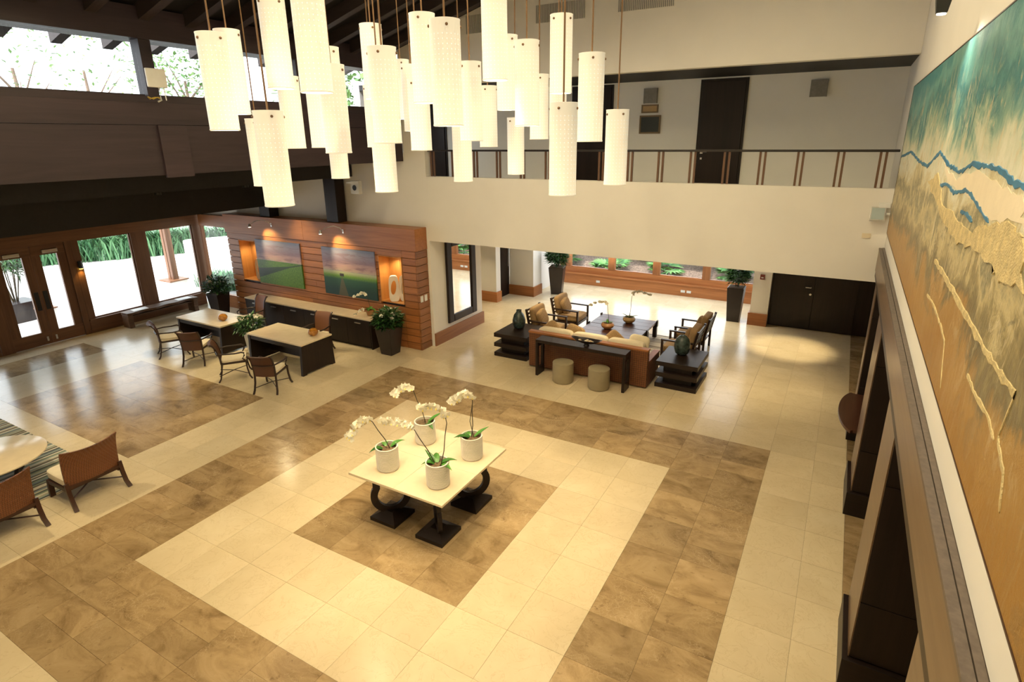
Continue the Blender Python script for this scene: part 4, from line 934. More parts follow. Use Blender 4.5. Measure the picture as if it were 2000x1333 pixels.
def planter(label, x, y, w0, w1, h, n, rx, rz, zc_, seed, rz_=0.0, flowers=0, ls=.17, lw=.065, fol='foliage', up=.4):
    t = thing('planter', label, 'plant', (x, y, 0), rz_, 'tall square planters')
    MB().frustum(w0, w1, 0, h).build('pot', 'planter', t, bevel=.008)
    MB().frustum(w1 * .9, w1 * .9, h + .0005, h + .012).build('soil', 'soil', t)
    f = leafy(n, rx, rz, h + zc_, seed, ls, lw, up).build('foliage', fol, t); f['kind'] = 'stuff'
    rn = random.Random(seed + 1); mb = MB()
    for i in range(10):
        a = rn.uniform(0, 2 * pi); mb.tube([(.05 * cos(a), .05 * sin(a), h), (rx * .5 * cos(a), rx * .5 * sin(a), h + zc_ + rz * .5)], .006, 5)
    st = mb.build('stems', 'stem', t); st['kind'] = 'stuff'
    for i in range(flowers):
        a = rn.uniform(0, 2 * pi); r_ = rx * rn.uniform(.5, .9)
        link_mesh('flower', FLOWER, t, (r_ * cos(a), r_ * sin(a), h + zc_ + rz * rn.uniform(.3, .9)), (rn.uniform(-1.2, 0), 0, rn.uniform(-1, 1)), (1.5,) * 3)
    return t
planter('tall black planter with dark leafy plant at the right end of the credenza', -9.60, 10.45, .34, .50, .72, 620, .33, .27, .18, 21, .0, 4)
planter('tall black planter with white lilies beside the corner window', -16.66, 10.58, .34, .48, .72, 620, .34, .30, .20, 22, .1, 12)
planter('tall dark planter with spiky plant beside the garden window', -8.40, 17.80, .36, .52, .96, 1100, .30, .42, .36, 23, .25, 0, .22, .04)
planter('tall dark planter with hanging leaves beside the cream pillar', -2.42, 17.35, .34, .46, 1.02, 1100, .24, .46, .40, 24, 0, 0, .2, .035, up=.1)
t = thing('desk_plant', 'leafy plant in a slim white stand between the two desks', 'plant', (-12.75, 8.78, 0))
MB().frustum(.16, .24, 0, .55).build('pot', 'white', t, bevel=.006)
f = leafy(300, .30, .27, .74, 31).build('foliage', 'foliage', t); f['kind'] = 'stuff'
MB().tube([(0, 0, .54), (.02, 0, .8)], .02, 6).build('stem', 'stem', t)
for a in (.5, 2.2, 4): link_mesh('flower', FLOWER, t, (.2 * cos(a), .2 * sin(a), .96), (-.6, 0, a), (1.4,) * 3)

# ------------------------------------------------------------------ rustic bench
t = thing('rustic_bench', 'rustic live edge wooden bench under the entrance windows', 'bench', (-17.93, 9.48, 0))
rn = random.Random(4); n = 16
pf = [(.20 + .035 * sin(i * 1.3) + rn.uniform(-.01, .01), -1.08 + 2.16 * i / n) for i in range(n + 1)]; pb = [(-.19 + .02 * sin(i * 1.7 + 1), -1.08 + 2.16 * i / n) for i in range(n + 1)]
MB().prism(pf + pb[::-1], .39, .46, 'Z').build('seat_plank', 'bench', t, bevel=.01)
for s in (-1, 1): MB().prism([(-.17, 0), (.19, 0), (.17, .2), (.19, .389), (-.17, .389)], s * 1.0 - .07, s * 1.0 + .07, 'Y').build('slab_leg', 'bench', t, bevel=.012)
B(-.17, .12, -.93, .93, .30, .345).build('stretcher', 'bench', t)
for i, y in enumerate((-.62, .72)):
    tag(MB().prism([(-.15, -.2), (.14, -.23), (.17, .18), (-.12, .22)], .4605, .468, 'Z').build('newspaper', 'white', loc=(-17.93, 9.48 + y, 0)), ['folded papers on the near end of the rustic bench', 'folded papers on the far end of the rustic bench'][i], 'papers', 'papers on the bench')

# ------------------------------------------------------------------ left lounge: rug, round table, rattan chairs
tag(B(-15.5, -10.06, 0.4, 3.93, .0005, .012).build('striped_rug', 'rug'), 'striped rug of green, black and cream under the round table', 'rug')
t = thing('round_table', 'low round cream stone table on the striped rug', 'table', (-11.16, 2.82, .026))
MB().lathe([(.74, .455), (.76, .463), (.76, .482), (.75, .49)], 56).build('stone_top', 'stone_top', t, smooth=True)
MB().lathe([(.66, .41), (.70, .454)], 40).build('sub_top', 'chairwood', t, smooth=True)
for i in range(4):
    a = i * pi / 2 + .5; MB().bar([(.5 * cos(a), .5 * sin(a), .41), (.42 * cos(a), .42 * sin(a), .2), (.52 * cos(a), .52 * sin(a), 0)], .06, .06, up=(-sin(a), cos(a), 0)).build('leg', 'chairwood', t)
def rattan_chair(label, x, y, rz):
    t = thing('rattan_lounge_chair', label, 'chair', (x, y, 0), rz, 'rattan chairs at the round table')
    w = .37
    for s in (-1, 1):
        MB().bar([(s * w, -.30, .42), (s * w, -.33, .25), (s * w, -.38, .1), (s * (w + .01), -.45, 0)], .04, .055, up=(1, 0, 0)).build('leg', 'brownwood', t, smooth=True)
        MB().bar([(s * (w - .03), .33, .30), (s * (w - .02), .33, .15), (s * (w - .02), .345, 0.012)], .055, .07, up=(1, 0, 0)).build('leg', 'brownwood', t, smooth=True)
        MB().bar([(s * (w - .02), -.30, .30), (s * (w - .02), .35, .27)], .045, .06).build('side_rail', 'brownwood', t)
        MB().tube([(s * (w - .02), -.33, .16), (0, -.1, .22), (s * -(w - .08), .32, .16)], .012, 6).build('cross_stretcher', 'brownwood', t, smooth=True)
    B(-w, w, -.33, -.29, .33, .37).build('rear_rail', 'brownwood', t); B(-w + .02, w - .02, .31, .35, .24, .29).build('front_rail', 'brownwood', t)
    B(-w + .02, w - .02, -.30, .32, .295, .32).build('seat_deck', 'brownwood', t)
    prof = [(-.305, .36), (-.31, .45), (-.325, .6), (-.35, .75), (-.39, .88), (-.43, .96)]; n = 8; vs = []
    for k_, (yy, z) in enumerate(prof):
        for i in range(n + 1):
            u = -1 + 2 * i / n; vs.append((u * (w + .012 * k_ / 5), yy + .045 * u * u, z - .05 * (1 - u * u) * (k_ / 5)))
    m_ = len(vs); vs += [(a, b - .03, c) for a, b, c in vs]; fs = []
    for r_ in range(len(prof) - 1):
        for i in range(n):
            a = r_ * (n + 1) + i; q = (a, a + 1, a + n + 2, a + n + 1); fs += [q, tuple(v + m_ for v in q[::-1])]
    E_ = len(prof) - 1
    for i in range(n): fs.append((i, i + m_, i + 1 + m_, i + 1)); a = E_ * (n + 1) + i; fs.append((a, a + 1, a + 1 + m_, a + m_))
    for r_ in range(E_): a = r_ * (n + 1); fs.append((a, a + n + 1, a + n + 1 + m_, a + m_)); a += n; fs.append((a, a + m_, a + n + 1 + m_, a + n + 1))
    MB().add(vs, fs).build('woven_back', 'rattan', t, smooth=True)
    MB().pillow((0, .05, .39), (.72, .68, .15), .3, .25, 28, 12).build('seat_cushion', 'cream', t, smooth=True)
    MB().pillow((0, -.23, .60), (.66, .10, .40), .35, .35, 24, 12).build('back_cushion', 'cream', t, smooth=True)
    return t
rattan_chair('woven rattan lounge chair with cream seat, fully in view by the round table', -9.70, 3.49, radians(90))
rattan_chair('woven rattan lounge chair cut by the left picture edge', -9.70, 2.37, radians(90))

# ------------------------------------------------------------------ lounge group under the balcony
tag(B(-5.95, -3.39, 12.45, 15.0, .0005, .010).build('lounge_rug', 'rug_b'), 'cream and black striped rug under the low dark tables', 'rug')
sf = thing('woven_sofa', 'woven rattan sofa with cream back cushions seen from behind', 'sofa', (-4.63, 11.33, 0))
B(-1.43, 1.43, 0, .12, .03, .855).build('woven_back', 'rattan_sofa', sf, bevel=.008); B(-1.44, 1.44, -.01, .14, .856, .90).build('top_rail', 'redwood', sf, bevel=.006)
for s in (-1, 1):
    xa, xb = sorted((s * 1.43, s * 1.30)); B(xa, xb, .121, .92, .03, .56).build('arm_panel', 'rattan_sofa', sf, bevel=.006); B(xa - .005, xb + .005, .141, .93, .561, .60).build('arm_top', 'terra', sf, bevel=.006)
B(-1.29, 1.29, .121, .90, .06, .26).build('seat_base', 'rattan_sofa', sf)
for i in range(3):
    MB().pillow((-.86 + .86 * i, .56, .36), (.85, .74, .2), .3, .22).build('seat_cushion', 'cream', sf, smooth=True)
    MB().pillow((-.86 + .86 * i, .27, .68), (.85, .24, .55), .3, .25, 24, 14, Matrix.Rotation(radians(-6), 3, 'X')).build('back_cushion', 'cream', sf, smooth=True)
for i, (x, a, m_) in enumerate(((-1.06, 14, 'tan_fluffy'), (-.50, -14, 'tan_fluffy'), (.50, 12, 'tan_fluffy'), (1.06, -20, 'cream'))):
    o = MB().pillow((0, 0, 0), (.46, .16, .46), .45, .55).build('throw_pillow', m_, None, True)
    o.location = (-4.63 + x, 11.33 + .46 + .05 * (i % 2), .79); o.rotation_euler = (radians(-20), radians(a + 30), radians(8 * (i - 1)))
    tag(o, ['shaggy tan pillow at the left end of the woven sofa', 'shaggy tan pillow second from left on the woven sofa', 'shaggy tan pillow near the right end of the woven sofa', 'smooth cream pillow tilted at the right end of the woven sofa'][i], 'pillow', 'sofa pillows')
cn = thing('console_table', 'long narrow dark console table behind the woven sofa', 'table', (-4.61, 11.08, 0))
B(-1.06, 1.06, -.17, .17, .80, .87).build('top', 'espresso', cn, bevel=.004)
for s in (-1, 1):
    xa, xb = sorted((s * 1.06, s * 1.0))
    for nm, a in (('leg', (xa, xb, -.17, -.10, 0, .799)), ('leg', (xa, xb, .10, .17, 0, .799)), ('leg_rail', (xa, xb, -.099, .099, 0, .18)), ('leg_rail', (xa, xb, -.099, .099, .70, .799))): B(*a).build(nm, 'espresso_z', cn)
for i, (x, y) in enumerate(((-4.97, 10.90), (-4.13, 10.93))):
    t = thing('round_stool', ['round taupe leather stool on the left, in front of the console', 'round taupe leather stool on the right, in front of the console'][i], 'stool', (x, y, 0), 0, 'taupe stools')
    MB().lathe([(.225, .01), (.235, .03), (.235, .40), (.232, .425)], 36).build('body', 'stool', t, smooth=True); MB().lathe([(.232, .426), (.236, .44), (.228, .462), (.20, .474), (.12, .478), (.01, .479)], 36).build('seat_pad', 'stool', t, smooth=True)
    MB().lathe([(.20, 0), (.20, .0095)], 24).build('base', 'blackmetal', t)
def end_table(label, x0, x1, y0, y1):
    t = thing('tiered_end_table', label, 'table', ((x0 + x1) / 2, (y0 + y1) / 2, 0), 0, 'tiered end tables'); w, d = (x1 - x0) / 2, (y1 - y0) / 2
    for i, z in enumerate((0, .25, .50)): B(-w, w, -d, d, z, z + .10).build('shelf', 'espresso', t, bevel=.004)
    for z in (.101, .351): B(-w + .14, w - .14, -d + .14, d - .14, z, z + .148).build('core_block', 'espresso', t)
    return t
end_table('three tiered dark end table left of the woven sofa', -7.17, -6.25, 11.55, 12.60); end_table('three tiered dark end table right of the woven sofa', -3.09, -2.2, 11.58, 12.66)
t = thing('dark_vase', 'dark mottled bottle vase with a short neck on the left end table', 'vase', (-6.80, 12.18, .6005)); MB().lathe([(.09, 0), (.135, .03), (.165, .14), (.165, .22), (.125, .36), (.075, .42), (.062, .45), (.068, .48), (.055, .48), (.05, .44)], 32).build('body', 'vase', t, smooth=True)
t = thing('dark_vase', 'dark mottled egg shaped vase on the right end table', 'vase', (-2.70, 12.22, .6005)); MB().lathe([(.09, 0), (.14, .04), (.175, .15), (.17, .26), (.135, .37), (.08, .43), (.045, .45), (.04, .44)], 32).build('body', 'vase', t, smooth=True)
t = thing('display_bowl', 'boat shaped black bowl with small shells on the console table', 'bowl', (-4.50, 11.08, .8705))
n = 32; vs = []; prof = [(.05, .03), (.5, .06), (.85, .105), (1.0, .135), (.93, .135), (.7, .08), (.0, .06)]
for r_, z in prof: vs += [(.36 * r_ * cos(2 * pi * k_ / n), .13 * r_ * sin(2 * pi * k_ / n) * (1), z + .03 * r_ * abs(cos(2 * pi * k_ / n)) ** 3) for k_ in range(n)]
MB().add(vs, [(i * n + k_, i * n + (k_ + 1) % n, (i + 1) * n + (k_ + 1) % n, (i + 1) * n + k_) for i in range(len(prof) - 1) for k_ in range(n)]).build('bowl', 'espresso', t, smooth=True)
MB().lathe([(.07, 0), (.055, .015), (.05, .04)], 20).build('foot', 'espresso', t, smooth=True)
rn = random.Random(9)
for i in range(9):
    tag(MB().pillow((0, 0, 0), (.06, .05, .035), .9, .9, 10, 6).build('shell', 'bowl_tan' if i % 2 else 'cream', None, True, loc=(-4.50 + rn.uniform(-.2, .2), 11.08 + rn.uniform(-.05, .05), .975 + rn.uniform(0, .012))), 'small pale shell lying in the black display bowl', 'shell', 'shells in the display bowl')
def coffee(label, y0, y1):
    t = thing('coffee_table', label, 'table', (-4.78, (y0 + y1) / 2, .0105), 0, 'low dark tables'); d = (y1 - y0) / 2
    for i in range(3): B(-.78, .78, -d + i * 2 * d / 3 + .002, -d + (i + 1) * 2 * d / 3 - .002, .38, .435).build('top_plank', 'mahogany', t, bevel=.003)
    B(-.72, .72, -d + .06, d - .06, .31, .379).build('apron', 'espresso', t)
    for sx in (-1, 1):
        for sy in (-1, 1): B(sx * .75 - .05, sx * .75 + .05, sy * (d - .05) - .049, sy * (d - .05) + .049, 0, .379).build('leg', 'espresso_z', t)
    for sx in (-1, 1): B(sx * .80 - .018, sx * .80 + .018, d - .09, d - .0, .30, .47).build('corner_block', 'espresso_z', t)
    return t
coffee('low dark plank table nearer the sofa', 13.02, 13.92); coffee('low dark plank table nearer the garden window', 13.94, 14.84)
for i, (x, y, m_, lb) in enumerate(((-4.96, 13.62, 'bowl_rust', 'white orchid in a round rust bowl on the nearer low table'), (-4.63, 14.36, 'bowl_tan', 'white orchid in a round tan bowl on the farther low table'))):
    t = thing('bowl_orchid', lb, 'orchid', (x, y, .446), 0, 'orchids on the low tables')
    MB().lathe([(.08, 0), (.15, .05), (.17, .10), (.15, .15), (.125, .165), (.115, .155), (.115, .13)], 28).build('bowl', m_, t, smooth=True); MB().lathe([(.01, .145), (.116, .14)], 20, closed=False).build('moss', 'soil', t)
    for az, k_ in (((.4, 0), (2.0, 1), (-1.4, 1)) if i == 0 else ((.2, 2), (1.3, 2), (2.6, 2), (-1.2, 2), (-2.2, 2))): link_mesh('leaf', LEAF[k_], t, (0, 0, .14), (.5 if i == 0 else .1, 0, az), (.8, .9, .9) if i == 0 else (.35, 1, 1))
    if i == 0: spray(t, (.02, 0, .14), (-.02, .0, .62), (-.10, 0, .82), (-.42, -.12, .62), 6, 1.2, .5)
    else: spray(t, (0, 0, .14), (.03, .05, .72), (.12, .10, .98), (.44, .22, .78), 6, 1.2, -.3)
def lounge_chair(label, x, y, rz):
    t = thing('lounge_armchair', label, 'chair', (x, y, .0005), rz, 'lounge armchairs'); w = .37
    for s in (-1, 1):
        B(s * w - .025, s * w + .025, .33, .38, 0, .60).build('leg', 'chairwood', t, bevel=.003)
        MB().bar([(s * w, -.36, 0), (s * w, -.36, .45), (s * w, -.46, .92)], .05, .05, up=(1, 0, 0)).build('leg', 'chairwood', t)
        B(s * w - .03, s * w + .03, -.36, .385, .601, .635).build('arm', 'chairwood', t, bevel=.003); B(s * w - .018, s * w + .018, -.33, .329, .24, .29).build('side_rail', 'chairwood', t)
    B(-w + .025, w - .025, .33, .37, .22, .29).build('front_rail', 'chairwood', t); B(-w + .026, w - .026, -.33, .329, .25, .285).build('seat_deck', 'chairwood', t)
    sl = B(-w + .026, w - .026, -.012, .012, -.02, .02).build('back_slat', 'chairwood', t, loc=(0, -.375, .50)); sl.rotation_euler = (radians(12), 0, 0)
    for i in range(1, 5):
        o = link_mesh('back_slat', sl.data, t, (0, -.375 - .021 * i, .50 + .095 * i), (radians(12), 0, 0))
    MB().pillow((0, .03, .37), (.68, .68, .17), .3, .22).build('seat_cushion', 'tan', t, smooth=True)
    MB().pillow((0, -.30, .70), (.66, .17, .52), .32, .3, 24, 14, Matrix.Rotation(radians(10), 3, 'X')).build('back_cushion', 'tan', t, smooth=True)
    MB().pillow((.05, -.14, .66), (.44, .15, .42), .5, .5, 20, 12, Matrix.Rotation(radians(18), 3, 'X') @ Matrix.Rotation(radians(12), 3, 'Y')).build('throw_pillow', 'tan_fluffy', t, smooth=True)
    return t
lounge_chair('tan cushioned wooden armchair at the left, nearer the woven sofa', -6.46, 13.16, radians(-90)); lounge_chair('tan cushioned wooden armchair at the left, nearer the garden window', -6.38, 14.48, radians(-90))
lounge_chair('tan cushioned wooden armchair at the right, nearer the woven sofa', -2.98, 13.32, radians(90)); lounge_chair('tan cushioned wooden armchair at the right, nearer the garden window', -2.95, 14.42, radians(90))

# ------------------------------------------------------------------ wall speaker and antenna
t = thing('wall_speaker', 'small white speaker fixed to the dark roof post', 'speaker', (-10.83, 11.02, 3.90))
B(-.14, .14, -.06, .06, 0, .33).build('case', 'white', t, bevel=.012); B(-.22, -.141, .0, .05, .24, .30).build('bracket', 'white', t)
B(-.35, -.221, .01, .04, .25, .29).build('bracket_arm', 'white', t)
MB().lathe([(.001, 0), (.06, .002), (.07, .006)], 20, closed=False).build('cone', 'blackmetal', t, loc=(0, -.062, .16)).rotation_euler = (pi / 2, 0, 0)
t = thing('wifi_antenna', 'square white panel antenna below the clerestory windows', 'antenna', (XC + .12, 5.60, 5.80))
MB().box(-.02, .02, -.15, .15, .20, .47).build('panel', 'white', t, bevel=.012); MB().tube([(-.02, .03, .21), (-.02, .03, .02), (-.10, .03, .005)], .014, 8).build('mount_arm', 'white', t, smooth=True)
MB().tube([(0, .09, .20), (0, .10, .02)], .008, 6).build('cable_lead', 'white', t)
MB().tube([(-.06 + .02 * sin(a), -.05 + .09 * cos(a * .9), .03 + .035 * abs(sin(a * 1.4))) for a in [i * .5 for i in range(22)]], .005, 5).build('yellow_cable', 'yellow', t, smooth=True)

# ------------------------------------------------------------------ pendant cluster
PS = .83
PEND = [(-6.23, 4.38, 5.32), (-7.1, 5.22, 5.54), (-8.04, 6.19, 4.53), (-5.49, 4.39, 4.51), (-6.23, 5.23, 5.81), (-4.71, 4.38, 5.65), (-7.3, 6.25, 5.09), (-7.5, 6.95, 5.09), (-5.51, 5.37, 5.05), (-6.09, 5.89, 5.34), (-7.85, 7.63, 4.56),
        (-6.3, 6.98, 5.78), (-7.25, 7.96, 5.08), (-4.63, 5.28, 5.16), (-5.59, 6.27, 4.51), (-7.3, 8.79, 5.56), (-6.32, 7.86, 5.33), (-4.73, 6.15, 5.63), (-5.7, 7.24, 5.04), (-3.73, 5.21, 5.33), (-4.6, 6.95, 5.17), (-5.55, 8.1, 4.53),
        (-5.62, 9.03, 5.06), (-3.96, 6.55, 5.88), (-4.55, 7.86, 5.6), (-3.72, 6.92, 5.35), (-4.61, 9.0, 5.18), (-5.44, 9.68, 4.56), (-3.74, 7.96, 5.8), (-4.8, 10.11, 5.24), (-2.86, 6.17, 4.57), (-2.87, 6.97, 5.15), (-2.89, 7.99, 4.56)]
PL = [(x * PS, y * PS, H + (z - H) * PS) for x, y, z in PEND]
order = sorted(range(len(PL)), key=lambda i: proj(PL[i])[0])
ordn = ['first', 'second', 'third', 'fourth', 'fifth', 'sixth', 'seventh', 'eighth', 'ninth', 'tenth', 'eleventh', 'twelfth', 'thirteenth', 'fourteenth', 'fifteenth', 'sixteenth', 'seventeenth', 'eighteenth', 'nineteenth', 'twentieth']
def ordinal(i):
    n = len(PL)
    if i < 17: return ordn[i] + ' from left'
    return ordn[n - 1 - i] + ' from right'
PR, PLN = .1285, .83
def shade_mesh():
    n = 28; prof = [(PR, 0), (PR + .003, 0.004), (PR + .003, .012), (PR, .016), (PR, PLN - .012), (PR + .002, PLN - .008), (PR + .002, PLN), (PR - .006, PLN), (PR - .006, 0)]
    return MB().lathe(prof + [prof[0]], n, closed=False)
pend0 = None
for rank, i in enumerate(order):
    x, y, z = PL[i]; u, v, dpt = proj((x, y, z))
    size = 'large' if dpt < 5.9 else ('mid sized' if dpt < 7.2 else 'small')
    hh = 'hanging low' if z < 4.75 else ('hanging high' if z > 5.45 else 'at mid height')
    lab = '%s cream perforated pendant %s, its lower end %s' % (size, hh, ordinal(rank))
    t = thing('pendant_lamp', lab, 'lamp', (x, y, z), rank * .37, 'perforated pendant lamps')
    if pend0 is None:
        s_o = shade_mesh().build('shade', 'shade', t, smooth=True)
        d_o = MB().lathe([(.001, .30), (PR - .008, .30)], 24, closed=False).build('diffuser', 'bulb', t)
        k_o = MB().box(-PR + .004, PR - .004, -.008, .008, PLN - .06, PLN - .045).build('crossbar', 'bronze', t)
        b_o = MB().lathe([(.012, 0), (.012, .008), (.006, .012)], 10).build('bolt', 'bronze', t, loc=(PR, 0, PLN - .052)); b_o.rotation_euler = (0, pi / 2, 0); b_o.name = 'bolt'
        for a in (pi / 2, pi, -pi / 2): link_mesh('bolt', b_o.data, t, (PR * cos(a), PR * sin(a), PLN - .052), (0, pi / 2, a))
        pend0 = t
    else:
        for ch in pend0.children:
            if ch.name.split('.')[0] in ('shade', 'diffuser', 'crossbar', 'bolt'):
                c = ch.copy(); COL.objects.link(c); c.parent = t
    top = zc(x) - .005 - z
    MB().tube([(0, 0, PLN - .045), (0, 0, top)], .0085, 6).build('rod', 'bronze', t, smooth=True)
    spot('pendant_light', t, (0, 0, .28), K_PEND, 125, .5, radius=.06)

# ------------------------------------------------------------------ added high-ceiling fill lamps, lounge and desk downlights, painting spots
def downlight(label, x, y, z, power, angle, target=None, grp=None, r=.07, blend=.7, col=WARM):
    t = thing('downlight', label, 'lamp', (x, y, z), 0, grp)
    MB().lathe([(r, 0), (r, -.10), (r * .9, -.10), (r * .85, -.03)], 20, closed=False).build('can', 'blackmetal', t, smooth=True); MB().lathe([(.001, -.04), (r * .84, -.04)], 20, closed=False).build('lens', 'bulb', t)
    spot('downlight_beam', t, (0, 0, -.09), power, angle, blend, (target[0] - x, target[1] - y, target[2] - z) if target else (0, 0, -5), col, max(r * .8, .22 if power > 75 and z > 5 else 0))
k = 0
for x in (-8.2, -5.0, -1.8):  # out-of-view lamps added to give the lobby general warm fill
    for y in (1.2, 4.2, 7.8):
        k += 1
        downlight('unseen fill lamp added under the high timber ceiling, row %s, column %s' % ({1.2: 'one', 4.2: 'two', 7.8: 'three'}[y], {-8.2: 'left', -5.0: 'middle', -1.8: 'right'}[x]), x, y, zc(x) - .225, K_CEIL_FILL * {-8.2: .35, -5.0: .9, -1.8: .95}[x], 155, grp='added ceiling fill lamps', r=.09)
for i, (x, y, z, tx, ty) in enumerate(((-13.2, 9.6, 4.2, -11.6, 8.2), (-13.2, 7.4, 4.2, -13.8, 8.0), (-13.0, 4.2, 4.2, -12.6, 5.6), (-10.7, 3.0, 4.73, -10.4, 3.2), (-13.0, 10.2, 4.2, -12.6, 10.6))):
    downlight('can downlight in the dark entrance soffit, ' + ['above the right desk', 'above the left desk', 'above the dark marble panel', 'above the rattan chairs', 'above the credenza'][i], x, y, z, K_DESK * (.7 if i == 4 else 1), 75, (tx, ty, 0), 'soffit downlights')
for i, (x, y, pw_) in enumerate(((-.75, 15.55, 2.6), (-6.75, 13.45, 1.0), (-4.6, 12.6, 1.2), (-8.0, 15.0, 1.0), (-3.0, 16.6, 1.0), (-6.2, 16.6, 1.0), (-1.2, 12.9, 1.0), (-10.2, 14.8, .6))):
    downlight('recessed downlight in the lounge ceiling, ' + ['in front of the double doors', 'over the left armchairs', 'over the woven sofa', 'beside the mirror wall', 'near the pillar', 'near the garden window', 'beside the right end table', 'in the corridor'][i], x, y, 2.789, K_UNDER * pw_, 50 if i == 0 else 85, grp='lounge downlights', r=.055)
for i, (y, lab) in enumerate(((5.8, 'visible at the top edge of the picture'), (3.0, 'above the near half of the painting'))):
    t = thing('track_spotlight', 'black adjustable spotlight above the abstract painting, ' + lab, 'lamp', (.42, y, 6.16), 0, 'painting spotlights')
    MB().tube([(.249, 0, .12), (.10, 0, .12), (0, 0, .06)], .012, 8).build('arm', 'blackmetal', t, smooth=True); B(.235, .249, -.05, .05, .06, .18).build('mount_plate', 'blackmetal', t)
    MB().frustum(.07, .12, -.10, .06).build('lamp_head', 'blackmetal', t, bevel=.006); MB().lathe([(.03, -.108), (.03, -.101)], 14).build('lens', 'bulb', t)
    spot('painting_beam', t, (-.02, 0, -.12), K_PAINT, 140, .9, (.22, -.3 if i == 0 else 0, -1.5), (1, .88, .68))

# ------------------------------------------------------------------ outdoors
gp = struct('floor_forecourt', 'sunlit pale forecourt paving outside the entrance', 'ground', B(-60, -18.61, -40, 60, -.3, -.06), 'pave')
gg = struct('floor_garden', 'brown gravel garden bank outside the lounge window', 'ground', MB().prism([(19.8, -.3), (45, -.3), (45, .75), (23.2, .72), (22.4, .60), (19.8, -.05)], -18.6, 12, 'X'), 'mulch')
def grass_bed(label, pts, n, h, seed, name='ornamental_grass', mat='grass'):
    rn = random.Random(seed); mb = MB()
    for i in range(n):
        a = rn.random() * (len(pts) - 1); k_ = min(int(a), len(pts) - 2); f = a - k_
        p = Vector((*pts[k_], -.05)).lerp(Vector((*pts[k_ + 1], -.05)), f) + Vector((rn.uniform(-.9, .5), rn.uniform(-.5, .5), 0))
        az = rn.uniform(0, 2 * pi); l = h * rn.uniform(.6, 1.2); d = Vector((cos(az), sin(az), 0)); s = Vector((-sin(az), cos(az), 0)) * h * .022
        q = [p, p + d * l * .22 + Vector((0, 0, l * .55)), p + d * l * .55 + Vector((0, 0, l * .75))]
        mb.add([q[0] - s, q[0] + s, q[1] + s, q[1] - s, q[2]], [(0, 1, 2, 3), (3, 2, 4)])
    o = mb.build(name, mat); return tag(o, label, 'grass', None, 'stuff')
grass_bed('long green grass bed beyond the forecourt', [(-34, 5), (-31.6, 11.9), (-29.6, 15), (-28.4, 17.4), (-26, 24)], 5200, 1.5, 41)
grass_bed('low grass tufts just outside the corner window', [(-20.4, 13.0), (-19.2, 13.3), (-17.5, 13.4)], 1400, .75, 42)
def bush(label, x, y, r_, h, n, seed, mat='garden', ls=.5, lw=.16):
    t = thing('garden_bush', label, 'bush', (x, y, -.06), 0, 'garden bushes')
    f = leafy(n, r_, h * .55, h * .45, seed, ls, lw).build('foliage', mat, t); f['kind'] = 'stuff'
    MB().tube([(0, 0, 0), (.05, 0, h * .5)], .07, 6).build('stem', 'bark', t)
for i, (x, y, r_, h, lb) in enumerate(((-38.5, 7, 2.2, 4, 'leftmost behind the grass bed'), (-36, 12.5, 2.2, 3.6, 'second behind the grass bed'), (-34.5, 18, 2.0, 3.6, 'behind the outdoor post'), (-32.0, 23, 2.0, 4, 'right of the outdoor post'), (-28.5, 27.5, 2.2, 4, 'behind the white rounded wall'), (-23.0, 28.5, 2.2, 4.2, 'at the right end of the forecourt'))):
    bush('large green bush ' + lb, x, y, r_, h, 900, 50 + i)
def tree(label, x, y, h, r_, seed, n=2200):
    t = thing('tree', label, 'tree', (x, y, -.06), 0, 'trees beyond the forecourt'); rn = random.Random(seed)
    MB().tube([(0, 0, 0), (.1, .1, h * .3), (-.1, .1, h * .7)], [.22, .17, .08], 8).build('trunk', 'bark', t, smooth=True)
    for i in range(6):
        a = i * 1.05 + rn.random(); z = h * rn.uniform(.35, .6); MB().tube([(0, 0, z), (r_ * .35 * cos(a), r_ * .35 * sin(a), z + h * .12), (r_ * .75 * cos(a), r_ * .75 * sin(a), z + h * .22)], [.08, .05, .02], 6).build('branch', 'bark', t, smooth=True)
    f = leafy(n, r_, h * .36, h * .66, seed, .38, .2).build('foliage', 'tree', t); f['kind'] = 'stuff'
tree('pale green tree seen through the clerestory right of the antenna', -39, 25, 13.0, 3.8, 71); tree('bare branched tree at the left edge of the clerestory', -43, 17.2, 13.5, 3.4, 72, 300); tree('sparse tree in the middle of the wide clerestory window', -48, 23.4, 14.5, 3.4, 73, 420); tree('tree behind the pendant cluster clerestory', -21, 21.0, 9.5, 3.0, 74)
# outdoor post on plinth, planter, white wall
t = thing('outdoor_post', 'wooden outdoor post on a white plinth by the forecourt', 'post', (-21.35, 11.95, -.06))
B(-.32, .32, -.32, .32, 0, .38).build('plinth', 'white', t, bevel=.01); B(-.36, .36, -.36, .36, .381, .43).build('plinth_cap', 'entry_y', t)
B(-.16, -.02, -.1, .1, .431, 4.2).build('post_board', 'entry_z', t); B(.02, .16, -.1, .1, .431, 4.2).build('post_board', 'entry_z', t)
t = thing('outdoor_planter', 'large dark outdoor planter with tall cane plant seen through the door', 'plant', (-21.95, 7.35, -.06), .1)
MB().frustum(.72, .86, 0, .62).build('pot', 'planter', t, bevel=.01)
for i in range(9):
    a = i * .7; MB().tube([(.06 * cos(a), .06 * sin(a), .6), (.22 * cos(a), .22 * sin(a), 1.3), (.32 * cos(a), .32 * sin(a), 1.9)], .016, 6).build('cane', 'stem', t, smooth=True)
f = leafy(420, .55, .55, 1.75, 81, .4, .05).build('foliage', 'foliage', t); f['kind'] = 'stuff'
t = thing('outdoor_plinth', 'low white plinth with a brown cap beside the outdoor planter', 'plinth', (-21.1, 7.75, -.06)); B(-.2, .2, -.2, .2, 0, .4).build('block', 'white', t, bevel=.01); B(-.23, .23, -.23, .23, .401, .44).build('cap', 'entry_y', t)
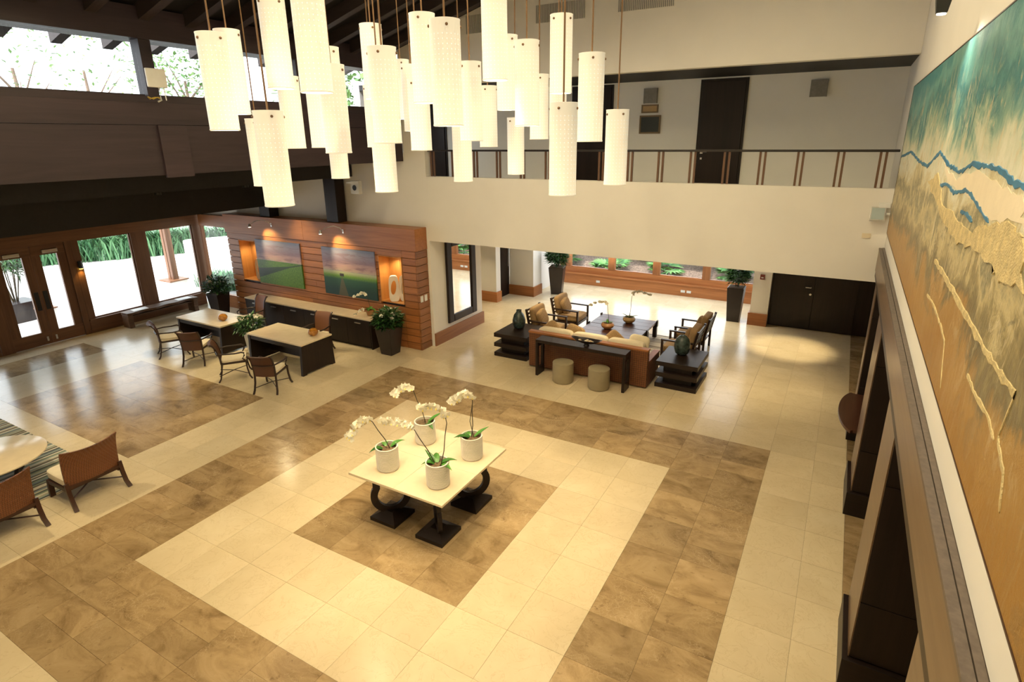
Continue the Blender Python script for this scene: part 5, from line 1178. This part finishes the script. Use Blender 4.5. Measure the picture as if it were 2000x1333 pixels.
t = thing('garden_wall', 'low rounded white wall beyond the corner window', 'wall', (-23.4, 17.2, -.06), .45)
MB().prism([(-3.6, 0), (3.2, 0), (3.2, 1.5), (2.9, 1.85), (1.9, 1.9), (1.3, 1.3), (-3.6, .9)], 0, .3, 'Y').build('wall_body', 'white', t, bevel=.04)
# garden palms behind the lounge windows
def palm(label, x, y, z, h, n, seed, s=1.0):
    t = thing('fan_palm', label, 'palm', (x, y, z), 0, 'garden palms'); rn = random.Random(seed)
    MB().tube([(0, 0, -.1), (.04, .02, h * .6), (0, 0, h)], [.07 * s, .05 * s, .04 * s], 7).build('trunk', 'bark', t, smooth=True)
    for i in range(n):
        az = 2 * pi * i / n + rn.uniform(-.3, .3); el = rn.uniform(.05, .65); d = Vector((cos(az) * cos(el), sin(az) * cos(el), sin(el))); L_ = s * rn.uniform(.5, .8)
        c = Vector((0, 0, h)) + d * L_ * .6; sd = d.cross(Vector((0, 0, 1))).normalized(); up_ = sd.cross(d); mb = MB()
        for j in range(9):
            b = radians(-75 + 150 * j / 8); e = (d * cos(b) + sd * sin(b)).normalized(); w = (sd * cos(b) - d * sin(b)) * .06 * s
            mb.add([c, c + e * L_ * .45 + w, c + e * L_ * .85 - up_ * .08 * s, c + e * L_ * .45 - w], [(0, 1, 2, 3)])
        mb.tube([(0, 0, h), c], .01 * s, 5); mb.build('frond', 'garden', t)
for i, (x, y, h, s, lb) in enumerate(((-9.9, 21.3, .45, 1.25, 'broad leaves behind the leftmost garden pane'), (-9.0, 23.0, .8, 1.3, 'tall one at the left end of the garden'), (-7.6, 20.9, .35, 1.1, 'low one below the first mullion'), (-6.4, 22.8, .6, 1.4, 'spreading bright fronds in the second pane'), (-5.6, 21.2, .4, 1.1, 'low one right of the second mullion'), (-4.4, 22.4, .7, 1.3, 'small tree like palm in the third pane'), (-3.1, 21.2, .4, 1.1, 'low one in front of the rightmost pane'), (-2.0, 22.6, .6, 1.3, 'behind the planter by the pillar'))):
    palm('garden palm, ' + lb, x, y, -.05 + (min(y, 22.4) - 19.8) * .25 - .02, h * .35, 13, 90 + i, s * .8)
